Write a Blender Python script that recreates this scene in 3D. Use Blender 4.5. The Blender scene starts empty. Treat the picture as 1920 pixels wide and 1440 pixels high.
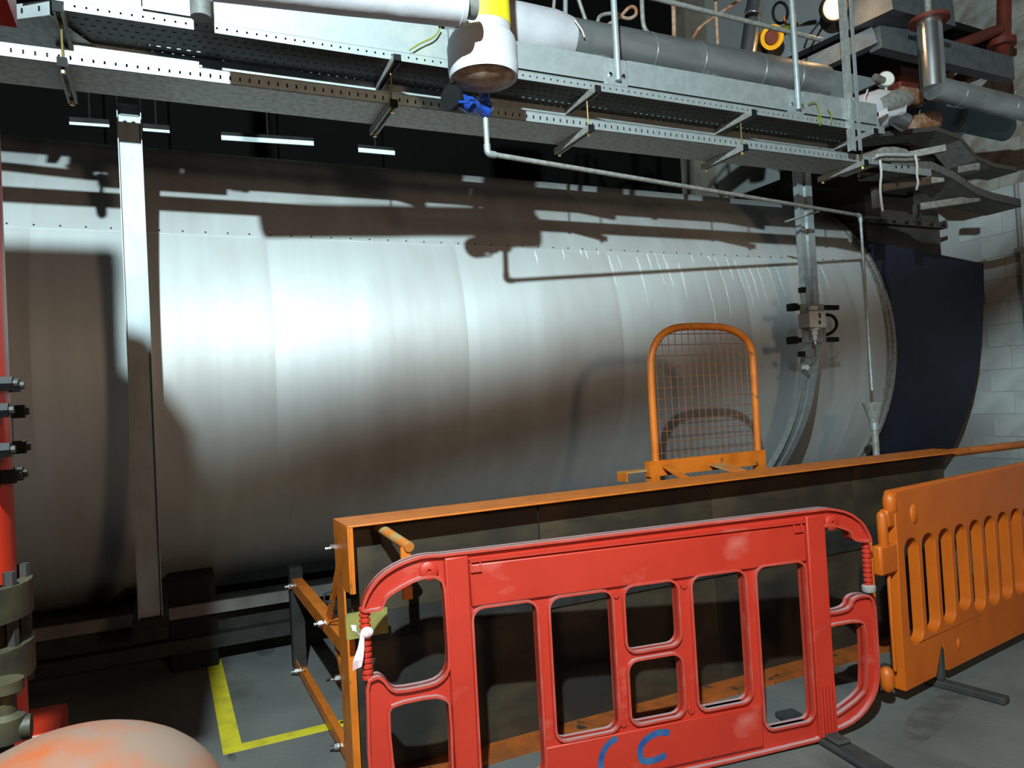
import bpy, math, random
import numpy as np
from mathutils import Matrix, Vector
from mathutils.geometry import tessellate_polygon
random.seed(7)
scene = bpy.context.scene
COL = scene.collection

# ------------------------------------------------------------------ camera
F, CX, CY, H = 1390.0, 960.0, 720.0, 1.52
def nrm(v):
    v = np.array(v, float); return v / np.linalg.norm(v)
_dx = nrm([3900 - CX, -(590 - CY), F])
_h = nrm([1, 0.0557, 0])
_up = nrm(np.cross(_dx, _h)); _up = _up if _up[1] > 0 else -_up
_dy = nrm(np.cross(_up, _dx)); _dy = _dy if _dy[2] > 0 else -_dy
RW = np.stack([_dx, _dy, _up])
CAM = np.array([0, 0, H])
cam_data = bpy.data.cameras.new('camera'); cam = bpy.data.objects.new('camera', cam_data); COL.objects.link(cam)
cam_data.sensor_width = 36; cam_data.lens = 36 * F / 1920; cam_data.clip_start = 0.05
mw = Matrix.Identity(4)
for i in range(3):
    mw[i][0] = RW[i, 0]; mw[i][1] = RW[i, 1]; mw[i][2] = -RW[i, 2]; mw[i][3] = CAM[i]
cam.matrix_world = mw
scene.camera = cam

# ------------------------------------------------------------------ light
scene.view_settings.view_transform = 'Standard'; scene.view_settings.look = 'None'
scene.view_settings.exposure = 0.0; scene.view_settings.gamma = 1.0
scene.view_settings.use_curve_mapping = False
world = bpy.data.worlds.new('boiler_house_air'); scene.world = world; world.use_nodes = True
world.node_tree.nodes['Background'].inputs[0].default_value = (1.0, 0.72, 0.48, 1)
world.node_tree.nodes['Background'].inputs[1].default_value = 0.02
LAMP = (-0.404, -0.387, 3.59)
def area(name, loc, target, power, col, size):
    d = bpy.data.lights.new(name, 'AREA'); d.shape = 'DISK'; d.size = size; d.energy = power; d.color = col
    o = bpy.data.objects.new(name, d); COL.objects.link(o); o.location = loc
    o.rotation_euler = (Vector(target) - Vector(loc)).to_track_quat('-Z', 'Y').to_euler(); return o
area('flood_lamp_light', LAMP, (1.3, 4.6, 2.3), 470, (0.77, 0.98, 1.0), 0.075)
area('warm_lamp_light', (1.4, -2.8, 2.5), (2.2, 4.5, 2.3), 60, (1.0, 0.67, 0.42), .5)

# ------------------------------------------------------------------ pixel helpers
def ray(px, py): return RW @ (np.array([px - CX, -(py - CY), F]) / F)
def P(px, py, x=None, y=None, z=None):
    r = ray(px, py)
    if x is not None: t = x / r[0]
    elif y is not None: t = y / r[1]
    else: t = (z - H) / r[2]
    return CAM + t * r
TR, TY, TZ = 1.63, 6.22, 1.89           # boiler shell radius, axis y, axis z
def Pc(px, py, R0=TR):
    r = ray(px, py); a = r[1]**2 + r[2]**2; oz = H - TZ
    b = -TY * r[1] + oz * r[2]; c = TY * TY + oz * oz - R0 * R0; d = b * b - a * c
    if d < 0: d = 0
    return CAM + ((-b - math.sqrt(d)) / a) * r

# ------------------------------------------------------------------ mesh helpers
class MB:
    def __init__(s): s.v = []; s.f = []
    def box(s, x0, x1, y0, y1, z0, z1):
        return s.obox(((x0+x1)/2, (y0+y1)/2, (z0+z1)/2), ((1,0,0),(0,1,0),(0,0,1)), (abs(x1-x0)/2, abs(y1-y0)/2, abs(z1-z0)/2))
    def obox(s, c, ax, hf):
        c = np.array(c, float); A = [np.array(a, float) * h for a, h in zip(ax, hf)]; n = len(s.v)
        for k in (-1, 1):
            for j in (-1, 1):
                for i in (-1, 1): s.v.append(tuple(c + i*A[0] + j*A[1] + k*A[2]))
        for f in ((0,2,3,1),(4,5,7,6),(0,1,5,4),(2,6,7,3),(0,4,6,2),(1,3,7,5)): s.f.append(tuple(n+q for q in f))
        return s
    def beam(s, p0, p1, w, h, up=(0,0,1)):      # rectangular bar between two points
        p0 = np.array(p0, float); p1 = np.array(p1, float); d = nrm(p1 - p0); u = np.array(up, float)
        if abs(d @ u) > .98: u = np.array([0, 1.0, 0])
        sd = nrm(np.cross(d, u)); u = np.cross(sd, d)
        return s.obox((p0+p1)/2, (d, sd, u), (np.linalg.norm(p1-p0)/2, w/2, h/2))
    def ring(s, c, u, w, r, n):
        k = len(s.v)
        for i in range(n):
            a = 2*math.pi*i/n; s.v.append(tuple(c + r*(math.cos(a)*u + math.sin(a)*w)))
        return k
    def tube(s, pts, r, n=10, caps=True, closed=False):
        pts = [np.array(p, float) for p in pts]; m = len(pts); rs = r if isinstance(r, (list, tuple)) else [r]*m
        rings = []; u = None
        for i, p in enumerate(pts):
            if closed: d = pts[(i+1) % m] - pts[i-1]
            else: d = (pts[min(i+1, m-1)] - pts[max(i-1, 0)])
            d = nrm(d) if np.linalg.norm(d) > 1e-9 else np.array([0, 0, 1.0])
            if u is None:
                u = np.cross(d, [0, 0, 1.0] if abs(d[2]) < .9 else [0, 1.0, 0]); u = nrm(u)
            else:
                u = nrm(u - d * (u @ d))
            rings.append(s.ring(p, u, np.cross(d, u), rs[i], n))
        for i in range(m if closed else m-1):
            a, b = rings[i], rings[(i+1) % m]
            for j in range(n): s.f.append((a+j, a+(j+1) % n, b+(j+1) % n, b+j))
        if caps and not closed:
            s.f.append(tuple(rings[0]+j for j in reversed(range(n)))); s.f.append(tuple(rings[-1]+j for j in range(n)))
        return s
    def cyl(s, p0, p1, r, n=16, r2=None): return s.tube([p0, p1], [r, r if r2 is None else r2], n)
    def lathe(s, prof, o, axis=(0,0,1), n=20):   # prof: list of (radius, height)
        axis = nrm(axis); o = np.array(o, float); u = nrm(np.cross(axis, [0, 1.0, 0] if abs(axis[1]) < .9 else [1.0, 0, 0])); w = np.cross(axis, u)
        rg = [s.ring(o + axis*h, u, w, max(r, 1e-4), n) for r, h in prof]
        for a, b in zip(rg, rg[1:]):
            for j in range(n): s.f.append((a+j, a+(j+1) % n, b+(j+1) % n, b+j))
        s.f.append(tuple(rg[0]+j for j in reversed(range(n)))); s.f.append(tuple(rg[-1]+j for j in range(n)))
        return s
    def plate(s, loops, fn, w0, w1):             # 2D loops (first outer, rest holes) given thickness
        flat = [q for L in loops for q in L]; tri = tessellate_polygon([[Vector((a, b, 0)) for a, b in L] for L in loops])
        n = len(s.v); m = len(flat)
        for w in (w0, w1):
            for a, b in flat: s.v.append(tuple(fn(a, b, w)))
        for t in tri:
            s.f.append(tuple(n+i for i in t)); s.f.append(tuple(n+m+i for i in reversed(t)))
        k = 0
        for L in loops:
            c = len(L)
            for i in range(c): s.f.append((n+k+i, n+k+(i+1) % c, n+m+k+(i+1) % c, n+m+k+i))
            k += c
        return s
    def rim(s, loop, fn, t, w0, w1):             # rectangular rib following a closed loop, offset t to its left(+)/right(-)
        L = [np.array(p, float) for p in loop]; c = len(L); n = len(s.v); off = []
        for i in range(c):
            d = nrm(L[(i+1) % c] - L[i-1]); off.append(L[i] + t*np.array([-d[1], d[0]]))
        for a, b in zip(L, off):
            for p, w in ((a, w0), (b, w0), (b, w1), (a, w1)): s.v.append(tuple(fn(p[0], p[1], w)))
        for i in range(c):
            a = n+4*i; b = n+4*((i+1) % c)
            for j in range(4): s.f.append((a+j, a+(j+1) % 4, b+(j+1) % 4, b+j))
        return s
    def sphere(s, c, r, n=14, m=8, sc=(1,1,1)):
        c = np.array(c, float); k = len(s.v)
        for i in range(1, m):
            t = math.pi*i/m
            for j in range(n):
                a = 2*math.pi*j/n
                s.v.append((c[0]+r*sc[0]*math.sin(t)*math.cos(a), c[1]+r*sc[1]*math.sin(t)*math.sin(a), c[2]+r*sc[2]*math.cos(t)))
        a = len(s.v); s.v.append((c[0], c[1], c[2]+r*sc[2])); s.v.append((c[0], c[1], c[2]-r*sc[2]))
        for i in range(m-2):
            for j in range(n): s.f.append((k+i*n+j, k+(i+1)*n+j, k+(i+1)*n+(j+1) % n, k+i*n+(j+1) % n))
        for j in range(n):
            s.f.append((a, k+j, k+(j+1) % n)); s.f.append((a+1, k+(m-2)*n+(j+1) % n, k+(m-2)*n+j))
        return s
    def obj(s, name, mat, parent=None, bevel=0, flat=False, **kw):
        V = np.array(s.v, float); c = (V.max(0)+V.min(0))/2
        me = bpy.data.meshes.new(name); me.from_pydata([tuple(p) for p in V-c], [], s.f)
        import bmesh
        bm = bmesh.new(); bm.from_mesh(me); bmesh.ops.recalc_face_normals(bm, faces=bm.faces); bm.to_mesh(me); bm.free()
        me.materials.append(MAT[mat] if isinstance(mat, str) else mat)
        if not flat:
            for p in me.polygons: p.use_smooth = True
            me.set_sharp_from_angle(angle=math.radians(38))
        o = bpy.data.objects.new(name, me); COL.objects.link(o)
        if parent is not None:
            o.parent = parent; o.location = c - ORG[parent.name]
        else: o.location = c
        ORG[o.name] = c
        if bevel:
            b = o.modifiers.new('bevel', 'BEVEL'); b.width = bevel; b.segments = 2; b.limit_method = 'ANGLE'
        tag(o, **kw); return o
ORG = {}
def tag(o, label=None, cat=None, group=None, kind=None):
    if label: o['label'] = label
    if cat: o['category'] = cat
    if group: o['group'] = group
    if kind: o['kind'] = kind
    return o
def root(name, loc, label, cat, group=None, rotz=0, kind=None):
    o = bpy.data.objects.new(name, None); COL.objects.link(o); o.location = loc; o.rotation_euler = (0, 0, rotz); o.empty_display_size = .05
    ORG[o.name] = np.array(loc, float) if rotz == 0 else np.zeros(3)
    return tag(o, label, cat, group, kind)
def chaikin(L, it=2, closed=True):
    for _ in range(it):
        N = []
        for i in range(len(L) if closed else len(L)-1):
            a, b = np.array(L[i], float), np.array(L[(i+1) % len(L)], float)
            N += [tuple(.75*a+.25*b), tuple(.25*a+.75*b)]
        if not closed: N = [tuple(L[0])] + N + [tuple(L[-1])]
        L = N
    return L
def rr(u0, u1, v0, v1, r, n=4):
    out = []
    for cx, cy, a0 in ((u1-r, v0+r, -90), (u1-r, v1-r, 0), (u0+r, v1-r, 90), (u0+r, v0+r, 180)):
        for i in range(n+1):
            a = math.radians(a0+90*i/n); out.append((cx+r*math.cos(a), cy+r*math.sin(a)))
    return out
def arc(c, r, a0, a1, n, ax=1, ay=2, base=None):
    out = []
    for i in range(n+1):
        a = math.radians(a0+(a1-a0)*i/n); p = np.array(base if base is not None else c, float); p = np.array(c, float)
        p[ax] += r*math.cos(a); p[ay] += r*math.sin(a); out.append(p)
    return out

# ------------------------------------------------------------------ materials
MAT = {}
def mat(name, c, rough=.5, metal=0., c2=None, scale=(6,6,6), lo=.4, hi=.65, bump=0., bscale=40, spec=.5, emit=0, c3=None, s3=(2,2,2), lo3=.55, hi3=.7, rvar=0.):
    m = bpy.data.materials.new(name); m.use_nodes = True; nt = m.node_tree; b = nt.nodes['Principled BSDF']
    b.inputs['Roughness'].default_value = rough; b.inputs['Metallic'].default_value = metal; b.inputs['Specular IOR Level'].default_value = spec
    b.inputs['Base Color'].default_value = (*c, 1)
    tc = nt.nodes.new('ShaderNodeTexCoord')
    def noise(sc, lo, hi, det=5):
        mp = nt.nodes.new('ShaderNodeMapping'); mp.inputs['Scale'].default_value = sc; nt.links.new(tc.outputs['Object'], mp.inputs['Vector'])
        nz = nt.nodes.new('ShaderNodeTexNoise'); nz.inputs['Scale'].default_value = 1; nz.inputs['Detail'].default_value = det; nt.links.new(mp.outputs[0], nz.inputs['Vector'])
        rp = nt.nodes.new('ShaderNodeMapRange'); rp.inputs['From Min'].default_value = lo; rp.inputs['From Max'].default_value = hi; nt.links.new(nz.outputs['Fac'], rp.inputs['Value'])
        return rp.outputs[0]
    src = None
    if c2:
        mx = nt.nodes.new('ShaderNodeMix'); mx.data_type = 'RGBA'; mx.inputs[6].default_value = (*c, 1); mx.inputs[7].default_value = (*c2, 1)
        f = noise(scale, lo, hi); nt.links.new(f, mx.inputs[0]); src = mx.outputs[2]
        if rvar:
            mr = nt.nodes.new('ShaderNodeMapRange'); mr.inputs['To Min'].default_value = rough; mr.inputs['To Max'].default_value = rough+rvar
            nt.links.new(f, mr.inputs['Value']); nt.links.new(mr.outputs[0], b.inputs['Roughness'])
    if c3:
        mx = nt.nodes.new('ShaderNodeMix'); mx.data_type = 'RGBA'; mx.inputs[6].default_value = (*c, 1); mx.inputs[7].default_value = (*c3, 1)
        if src: nt.links.new(src, mx.inputs[6])
        nt.links.new(noise(s3, lo3, hi3), mx.inputs[0]); src = mx.outputs[2]
    if src: nt.links.new(src, b.inputs['Base Color'])
    if bump:
        bp = nt.nodes.new('ShaderNodeBump'); bp.inputs['Strength'].default_value = bump; bp.inputs['Distance'].default_value = .01
        nt.links.new(noise((bscale,)*3 if not isinstance(bscale, tuple) else bscale, 0, 1), bp.inputs['Height']); nt.links.new(bp.outputs[0], b.inputs['Normal'])
    if emit:
        b.inputs['Emission Color'].default_value = (*c, 1); b.inputs['Emission Strength'].default_value = emit
    MAT[name] = m; return m
mat('concrete', (.145,.145,.135), .75, c2=(.08,.08,.077), scale=(1.5,1.5,1.5), lo=.35, hi=.7, bump=.25, bscale=60, c3=(.045,.04,.035), s3=(2.2,1.2,1), lo3=.56, hi3=.72)
mat('clad', (.68,.715,.725), .62, .38, c2=(.62,.645,.655), scale=(14,.35,.35), lo=.35, hi=.7, bump=.05, bscale=(60,2,2), c3=(.49,.47,.46), s3=(1.1,.5,.5), lo3=.5, hi3=.75, rvar=.05)
_n = MAT['clad'].node_tree; _b = _n.nodes['Principled BSDF']; _b.inputs['Anisotropic'].default_value = .55   # grain runs round the drum
_t = _n.nodes.new('ShaderNodeCombineXYZ'); _t.inputs[0].default_value = 1; _n.links.new(_t.outputs[0], _b.inputs['Tangent'])
mat('drip', (.78,.82,.81), .7, c2=(.62,.66,.66), scale=(9,9,9))
mat('galv', (.45,.49,.50), .42, .5, c2=(.36,.40,.415), scale=(18,18,18), lo=.4, hi=.6, rvar=.1)
mat('galv_old', (.25,.285,.305), .5, .3, c2=(.20,.225,.24), scale=(12,12,6), lo=.4, hi=.65)
mat('galv_dirty', (.36,.37,.36), .55, .3, c2=(.25,.235,.21), scale=(34,34,34), lo=.38, hi=.66)
mat('galv_dark', (.17,.17,.165), .6, .2, c2=(.12,.115,.105), scale=(26,26,26))
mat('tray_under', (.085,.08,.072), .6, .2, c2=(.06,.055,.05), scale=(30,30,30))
mat('alu', (.72,.74,.76), .24, .95, c2=(.56,.58,.60), scale=(3,3,3), rvar=.08)
mat('alu_dull', (.46,.48,.49), .34, .75, c2=(.31,.31,.315), scale=(3,9,9), rvar=.1)
mat('chrome', (.75,.75,.74), .22, 1.0)
mat('orange_paint', (.58,.145,.010), .45, c2=(.46,.105,.007), scale=(9,9,9), lo=.45, hi=.7, c3=(.10,.06,.025), s3=(16,16,16), lo3=.66, hi3=.74)
mat('orange_dirty', (.34,.075,.008), .6, c2=(.20,.055,.010), scale=(9,9,9), c3=(.03,.025,.02), s3=(11,11,11), lo3=.6, hi3=.66)
mat('orange_worn', (.52,.15,.02), .6, c2=(.32,.24,.10), scale=(14,14,14), lo=.45, hi=.6)
mat('red_plastic', (.46,.028,.013), .45, c2=(.42,.024,.011), scale=(5,5,5), c3=(.54,.14,.11), s3=(4,4,7), lo3=.60, hi3=.85)
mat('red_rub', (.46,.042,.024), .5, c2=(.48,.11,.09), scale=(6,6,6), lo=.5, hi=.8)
def pale_top(m, c):                      # mixes a paler tone into the upward faces of the moulding
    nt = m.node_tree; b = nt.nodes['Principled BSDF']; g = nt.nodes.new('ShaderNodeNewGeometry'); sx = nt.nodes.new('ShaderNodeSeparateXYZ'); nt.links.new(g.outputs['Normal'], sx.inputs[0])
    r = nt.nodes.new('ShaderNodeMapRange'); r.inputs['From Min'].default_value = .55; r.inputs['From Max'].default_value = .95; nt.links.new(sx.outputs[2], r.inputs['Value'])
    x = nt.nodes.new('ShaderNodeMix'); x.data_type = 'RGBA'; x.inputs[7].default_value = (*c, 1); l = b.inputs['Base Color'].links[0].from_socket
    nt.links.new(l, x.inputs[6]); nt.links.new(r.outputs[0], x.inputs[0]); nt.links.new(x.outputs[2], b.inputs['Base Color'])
pale_top(MAT['red_rub'], (.42,.25,.25))
mat('orange_plastic', (.52,.105,.004), .45, c2=(.46,.09,.004), scale=(6,6,6))
mat('red_paint', (.52,.028,.008), .38, c2=(.40,.018,.006), scale=(7,7,7))
mat('red_brown', (.19,.032,.016), .55, c2=(.13,.026,.014), scale=(7,7,7))
mat('navy', (.014,.018,.042), .6, c2=(.010,.013,.028), scale=(4,4,4))
mat('duct', (.085,.07,.058), .7, c2=(.05,.042,.036), scale=(4,4,4))
mat('plate', (.032,.024,.015), .55, .2, c2=(.075,.054,.03), scale=(1.6,1.6,4.5), lo=.42, hi=.66, c3=(.02,.018,.016), s3=(1.3,1,2.2), lo3=.5, hi3=.62, bump=.1, bscale=30)
mat('dark_steel', (.032,.030,.028), .6, .2, c2=(.02,.019,.018), scale=(9,9,9), spec=.25)
mat('skid_strip', (.16,.145,.135), .7, c2=(.11,.10,.09), scale=(5,5,5))
mat('black', (.008,.008,.009), .65, spec=.2)
mat('rubber', (.022,.022,.022), .8, c2=(.04,.038,.035), scale=(9,9,9))
mat('white_wall', (.62,.66,.66), .8, c2=(.52,.56,.56), scale=(5,5,5), bump=.15, bscale=90)
mat('mortar', (.50,.53,.53), .9)
mat('brick_dirty', (.42,.40,.37), .85, c2=(.26,.22,.18), scale=(6,6,6))
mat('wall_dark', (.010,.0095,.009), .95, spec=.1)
mat('plaster', (.36,.31,.25), .9, c2=(.26,.22,.18), scale=(3,3,3))
mat('steel_grey', (.13,.145,.16), .55, .2, c2=(.10,.11,.12), scale=(14,14,14))
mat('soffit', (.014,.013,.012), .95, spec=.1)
mat('lagging', (.50,.50,.54), .75, c2=(.41,.40,.44), scale=(5,5,5), bump=.35, bscale=9)
mat('lagging_cut', (.30,.18,.12), .9, c2=(.52,.40,.30), scale=(14,14,14))
mat('yellow', (.78,.66,.02), .5)
mat('yellow_line', (.62,.52,.02), .65, c2=(.40,.34,.03), scale=(9,9,9), lo=.45, hi=.75)
mat('amber', (.95,.42,.01), .4)
mat('green_yellow', (.20,.22,.02), .5)
mat('blue', (.012,.06,.36), .35, c2=(.01,.03,.16), scale=(30,30,30))
mat('blue_grey', (.13,.20,.25), .5)
mat('brass', (.60,.46,.18), .35, .9)
mat('olive', (.26,.22,.05), .7, c2=(.17,.15,.045), scale=(20,20,20))
mat('old_brass', (.042,.036,.016), .6, .2, c2=(.02,.018,.011), scale=(20,20,20))
mat('white_plastic', (.74,.76,.74), .45)
mat('grey_plastic', (.30,.27,.25), .5)
mat('rope', (.62,.60,.56), .9)
mat('tape', (.85,.80,.84), .5, c2=(.72,.42,.44), scale=(14,14,7), lo=.55, hi=.65)
mat('spray_blue', (.008,.045,.20), .7, c2=(.03,.11,.24), scale=(14,14,14))
mat('dome', (.15,.095,.07), .65, c2=(.25,.055,.012), scale=(7,7,7), lo=.47, hi=.62)
mat('tube_light', (.62,.90,.95), .4, emit=.75)  # emission stands in for lit strips behind the boiler
mat('lamp_glow', (1.0,.62,.26), .4, emit=2.6)
mat('glass_dial', (.80,.80,.76), .3)
mat('wire', (.20,.07,.035), .6, c2=(.13,.06,.04), scale=(20,20,20))
mat('rust', (.34,.13,.05), .75, c2=(.42,.33,.26), scale=(20,20,20))

# ------------------------------------------------------------------ room
XW, YB = 7.62, 8.9
MB().box(-6, XW, -4, YB, -.12, 0).obj('floor', 'concrete', label='grey stained concrete floor under the boiler and barriers', kind='structure')
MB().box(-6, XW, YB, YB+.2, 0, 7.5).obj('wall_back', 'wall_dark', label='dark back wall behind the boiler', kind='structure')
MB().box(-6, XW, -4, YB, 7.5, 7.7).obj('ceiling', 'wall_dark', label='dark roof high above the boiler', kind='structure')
wr = MB().box(XW+.012, XW+.25, -4, YB, 0, 7.5).obj('wall_right', 'mortar', label='white painted blockwork end wall beyond the boiler', kind='structure')
bl = None
def block(y, z, L, m):
    global bl
    o = MB().box(XW, XW+.05, y, y+L-.008, z, z+.217).obj('block', m, wr)
for k in range(0, 14):
    z = .003+k*.225
    for j in range(0, 7): block(1.6+j*.45+(k % 2)*.225, z, .45, 'white_wall')
for k in range(15, 29):
    z = .003+k*.225
    for j in range(0, 9): block(1.6+j*.45+(k % 2)*.225, z, .45, 'brick_dirty')
a_, b_ = P(1288, 100, y=8.6), P(1620, 100, y=8.6)
MB().box(a_[0], XW, 8.6, YB, 3.9, 7.5).obj('wall_pier', 'plaster', label='pale plastered upper wall beyond the walkway rail', kind='structure')
FLOOR = bpy.data.objects['floor']
mat('oil', (.065,.064,.061), .7, c2=(.10,.098,.093), scale=(9,9,9), lo=.4, hi=.6)
for L in ([(1690,1372),(1700,1345),(1735,1318),(1768,1300),(1800,1288),(1822,1297),(1800,1330),(1762,1368),(1735,1392),(1705,1388)], [(462,1208),(478,1194),(505,1192),(520,1206),(512,1228),(486,1232)], [(424,1420),(432,1411),(446,1418),(438,1430)]):
    pts = chaikin([tuple(P(*q, z=0)[:2]) for q in L], 2); MB().plate([pts], lambda a, b, w: (a, b, w), .0004, .0012).obj('oil_stain', 'oil', FLOOR)
# yellow floor lines
lx = .185
MB().box(lx, lx+.085, 3.70, 5.1, 0, .003).obj('floor_line', 'yellow_line', label='yellow painted floor line running in under the boiler', cat='floor marking', group='yellow floor lines')
MB().box(lx, 4.4, 3.66, 3.735, 0, .0025).obj('floor_line', 'yellow_line', label='yellow painted floor line running along behind the steel guard panel', cat='floor marking', group='yellow floor lines')

# ------------------------------------------------------------------ boiler
X0, X1 = -3.2, 5.93
tank = root('boiler', (1.4, TY, 0), 'huge horizontal boiler drum clad in brushed aluminium sheets', 'boiler')
def shell(x0, x1, a0, a1, r, n=48, th=.004):
    m = MB(); k = 0
    for i in range(n+1):
        a = math.radians(a0+(a1-a0)*i/n)
        for rr_, x in ((r, x0), (r, x1), (r-th, x1), (r-th, x0)):
            m.v.append((x, TY-rr_*math.cos(a), TZ+rr_*math.sin(a)))
    for i in range(n):
        for j in range(4): m.f.append((4*i+j, 4*i+(j+1) % 4, 4*i+4+(j+1) % 4, 4*i+4+j))
    m.f.append((0,1,2,3)); m.f.append((4*n+3, 4*n+2, 4*n+1, 4*n)); return m
SEAM = math.degrees(math.asin((2.632-TZ)/TR))
xs = [X0, -1.9, -.62, .62, 1.86, 3.1, 4.34, 5.58, X1]
for i, (a, b) in enumerate(zip(xs, xs[1:])):
    e = .0008*(i % 2)
    shell(a, b+.004, SEAM-.3, 150, TR+.003+e, 40).obj('cladding_sheet', 'clad', tank)
    shell(a, b+.004, -105, SEAM+.3, TR+e, 40).obj('cladding_sheet', 'clad', tank)
m = MB()
for i in range(72):
    x = X0+.1+i*.125; a = math.radians(SEAM+.25)
    m.cyl((x, TY-(TR-.002)*math.cos(a), TZ+(TR-.002)*math.sin(a)), (x, TY-(TR+.009)*math.cos(a), TZ+(TR+.007)*math.sin(a)), .005, 6)
m.obj('rivets', 'dark_steel', tank, kind='stuff')
# end ring and end plate
m = MB(); m.lathe([(TR-.1, 0), (TR+.018, 0), (TR+.018, .045), (TR+.03, .05), (TR+.03, .085), (TR-.1, .085)], (X1, TY, TZ), (1, 0, 0), 96)
m.obj('end_ring', 'galv_dirty', tank)
# white drip stains running down from the seam (traced)
def z6(L): return [(900+x/3.2, 340+y/3.2) for x, y in L]
drips = [[(330,415),(345,500)],[(495,400),(495,475)],[(600,405),(608,445)],[(630,410),(650,470)],[(705,405),(708,440)],[(770,445),(795,540),(815,630)],[(825,440),(850,525)],
 [(940,455),(960,540),(1000,760)],[(1000,425),(1035,545)],[(1050,430),(1080,540),(1105,625)],[(1100,445),(1130,515),(1160,630)],[(1190,490),(1215,590),(1240,700)],[(1270,445),(1280,490)],
 [(1345,530),(1390,700),(1415,850),(1420,1150)],[(1370,445),(1385,480)],[(1410,455),(1450,560),(1500,760),(1498,815)],[(1475,455),(1510,590)],[(1525,475),(1555,560),(1580,650)],
 [(1580,530),(1620,650),(1650,760)],[(1610,500),(1665,710)],[(1655,500),(1690,620),(1720,720)],[(1720,500),(1770,640),(1810,880)],[(1765,490),(1830,690)],[(1890,480),(1925,640)],[(1960,470),(2010,560),(2060,680)],[(2030,480),(2090,640)]]
m = MB()
for L in drips:
    pts = [Pc(*q, R0=TR+.0015) for q in z6(L)]
    Q = []
    for a, b in zip(pts, pts[1:]):
        for i in range(6): Q.append(a+(b-a)*i/6)
    Q.append(pts[-1]); N = len(Q); w0 = random.uniform(.006, .012); x0 = pts[0][0]
    k = len(m.v)
    for i, q in enumerate(Q):
        t = i/(N-1); w = w0*(.35+.65*math.sin(math.pi*min(1, t*1.1+.05)))*(1 if t < .8 else (1-t)/.2+.15)
        x = x0+(q[0]-x0)*.35+random.uniform(-.004, .004)
        a = math.asin((q[2]-TZ)/TR)
        for dx_, r_ in ((-w, TR+.001), (w, TR+.001), (0, TR+.0035)): m.v.append((x+dx_, TY-r_*math.cos(a), TZ+r_*math.sin(a)))
    for i in range(N-1):
        for a, b in ((0, 2), (2, 1)): m.f.append((k+3*i+a, k+3*i+b, k+3*i+3+b, k+3*i+3+a))
m.obj('drip_stains', 'drip', tank, kind='stuff')
# skid and saddles below the shell
m = MB(); m.box(X0, X1, 4.94, 5.14, .12, .20).box(X0, X1, 5.03, 5.05, .20, .34).box(X0, X1, 4.94, 5.14, .34, .40)
m.obj('skid_beam', 'dark_steel', tank)
m = MB(); m.box(X0, X1, 4.915, 4.94, .335, .405); m.obj('skid_edge_strip', 'skid_strip', tank)
for sx in (-2.2, .12, 2.7, 5.2):
    m = MB(); ang = [math.radians(-90+ -0 + (58)*i/10) for i in range(11)]
    prof = [(TY-.0, .0), (4.98, .0), (4.98, .55)] + [(TY-(TR+.006)*math.cos(math.radians(-55-3.5*i)), TZ+(TR+.006)*math.sin(math.radians(-55-3.5*i))) for i in range(11)]
    m.plate([prof], lambda a, b, w: (w, a, b), sx-.13, sx+.13); m.obj('saddle', 'black', tank)
# tapping cap on the shell
def capat(px, py, r, h, name, mt):
    p = Pc(px, py); n = nrm([0, p[1]-TY, p[2]-TZ]); MB().cyl(p-n*.004, p+n*h, r, 12).obj(name, mt, tank)

# smokebox with duct, at the far end
sb = root('smokebox', (6.6, 5.2, 0), 'dark navy painted smokebox at the end of the boiler', 'smokebox')
def prof(dy):
    base = [(4.60, 2.66), (4.62, 2.3), (4.66, 1.95), (4.71, 1.65), (4.79, 1.35), (4.91, 1.05), (5.03, .82), (5.2, .60), (5.5, .38), (5.9, .25)]
    return [(y-dy, z) for y, z in base]
m = MB(); pL = [(6.02, y, z+(.10 if i == 0 else 0)) for i, (y, z) in enumerate(prof(.03))]; pR = [(7.22, y, z-(.06 if i == 0 else 0)) for i, (y, z) in enumerate(prof(.12))]
pL += [(6.02, 7.6, .25), (6.02, 7.6, 2.9), (6.02, 4.95, 2.9)]; pR += [(7.22, 7.6, .25), (7.22, 7.6, 2.75), (7.22, 4.9, 2.75)]
m.v = pL+pR; n = len(pL)
for i in range(n): m.f.append((i, (i+1) % n, n+(i+1) % n, n+i))
m.f.append(tuple(range(n))); m.f.append(tuple(range(2*n-1, n-1, -1)))
m.obj('casing', 'navy', sb)
MB().box(6.1, 7.16, 4.86, 6.6, 2.6, 3.75).obj('flue_duct', 'duct', sb)
m = MB(); m.box(6.06, 7.2, 4.80, 6.6, 3.02, 3.06); m.obj('duct_flange', 'duct', sb)
for k in range(6):
    MB().cyl((6.2+k*.18, 4.79, 3.04), (6.2+k*.18, 4.76, 3.04), .012, 6).obj('bolt', 'dark_steel', sb)

# ------------------------------------------------------------------ deck above the boiler
dk = MB(); dk.box(-2.4, 4.45, 3.39, 4.18, 3.31, 3.335)
for k in range(12): dk.box(-2.2+k*.56, -2.16+k*.56, 3.42, 4.02, 3.25, 3.31)
dk.obj('walkway_deck', 'soffit', label='dark steel walkway deck passing in front of the boiler top', cat='walkway')

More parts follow.
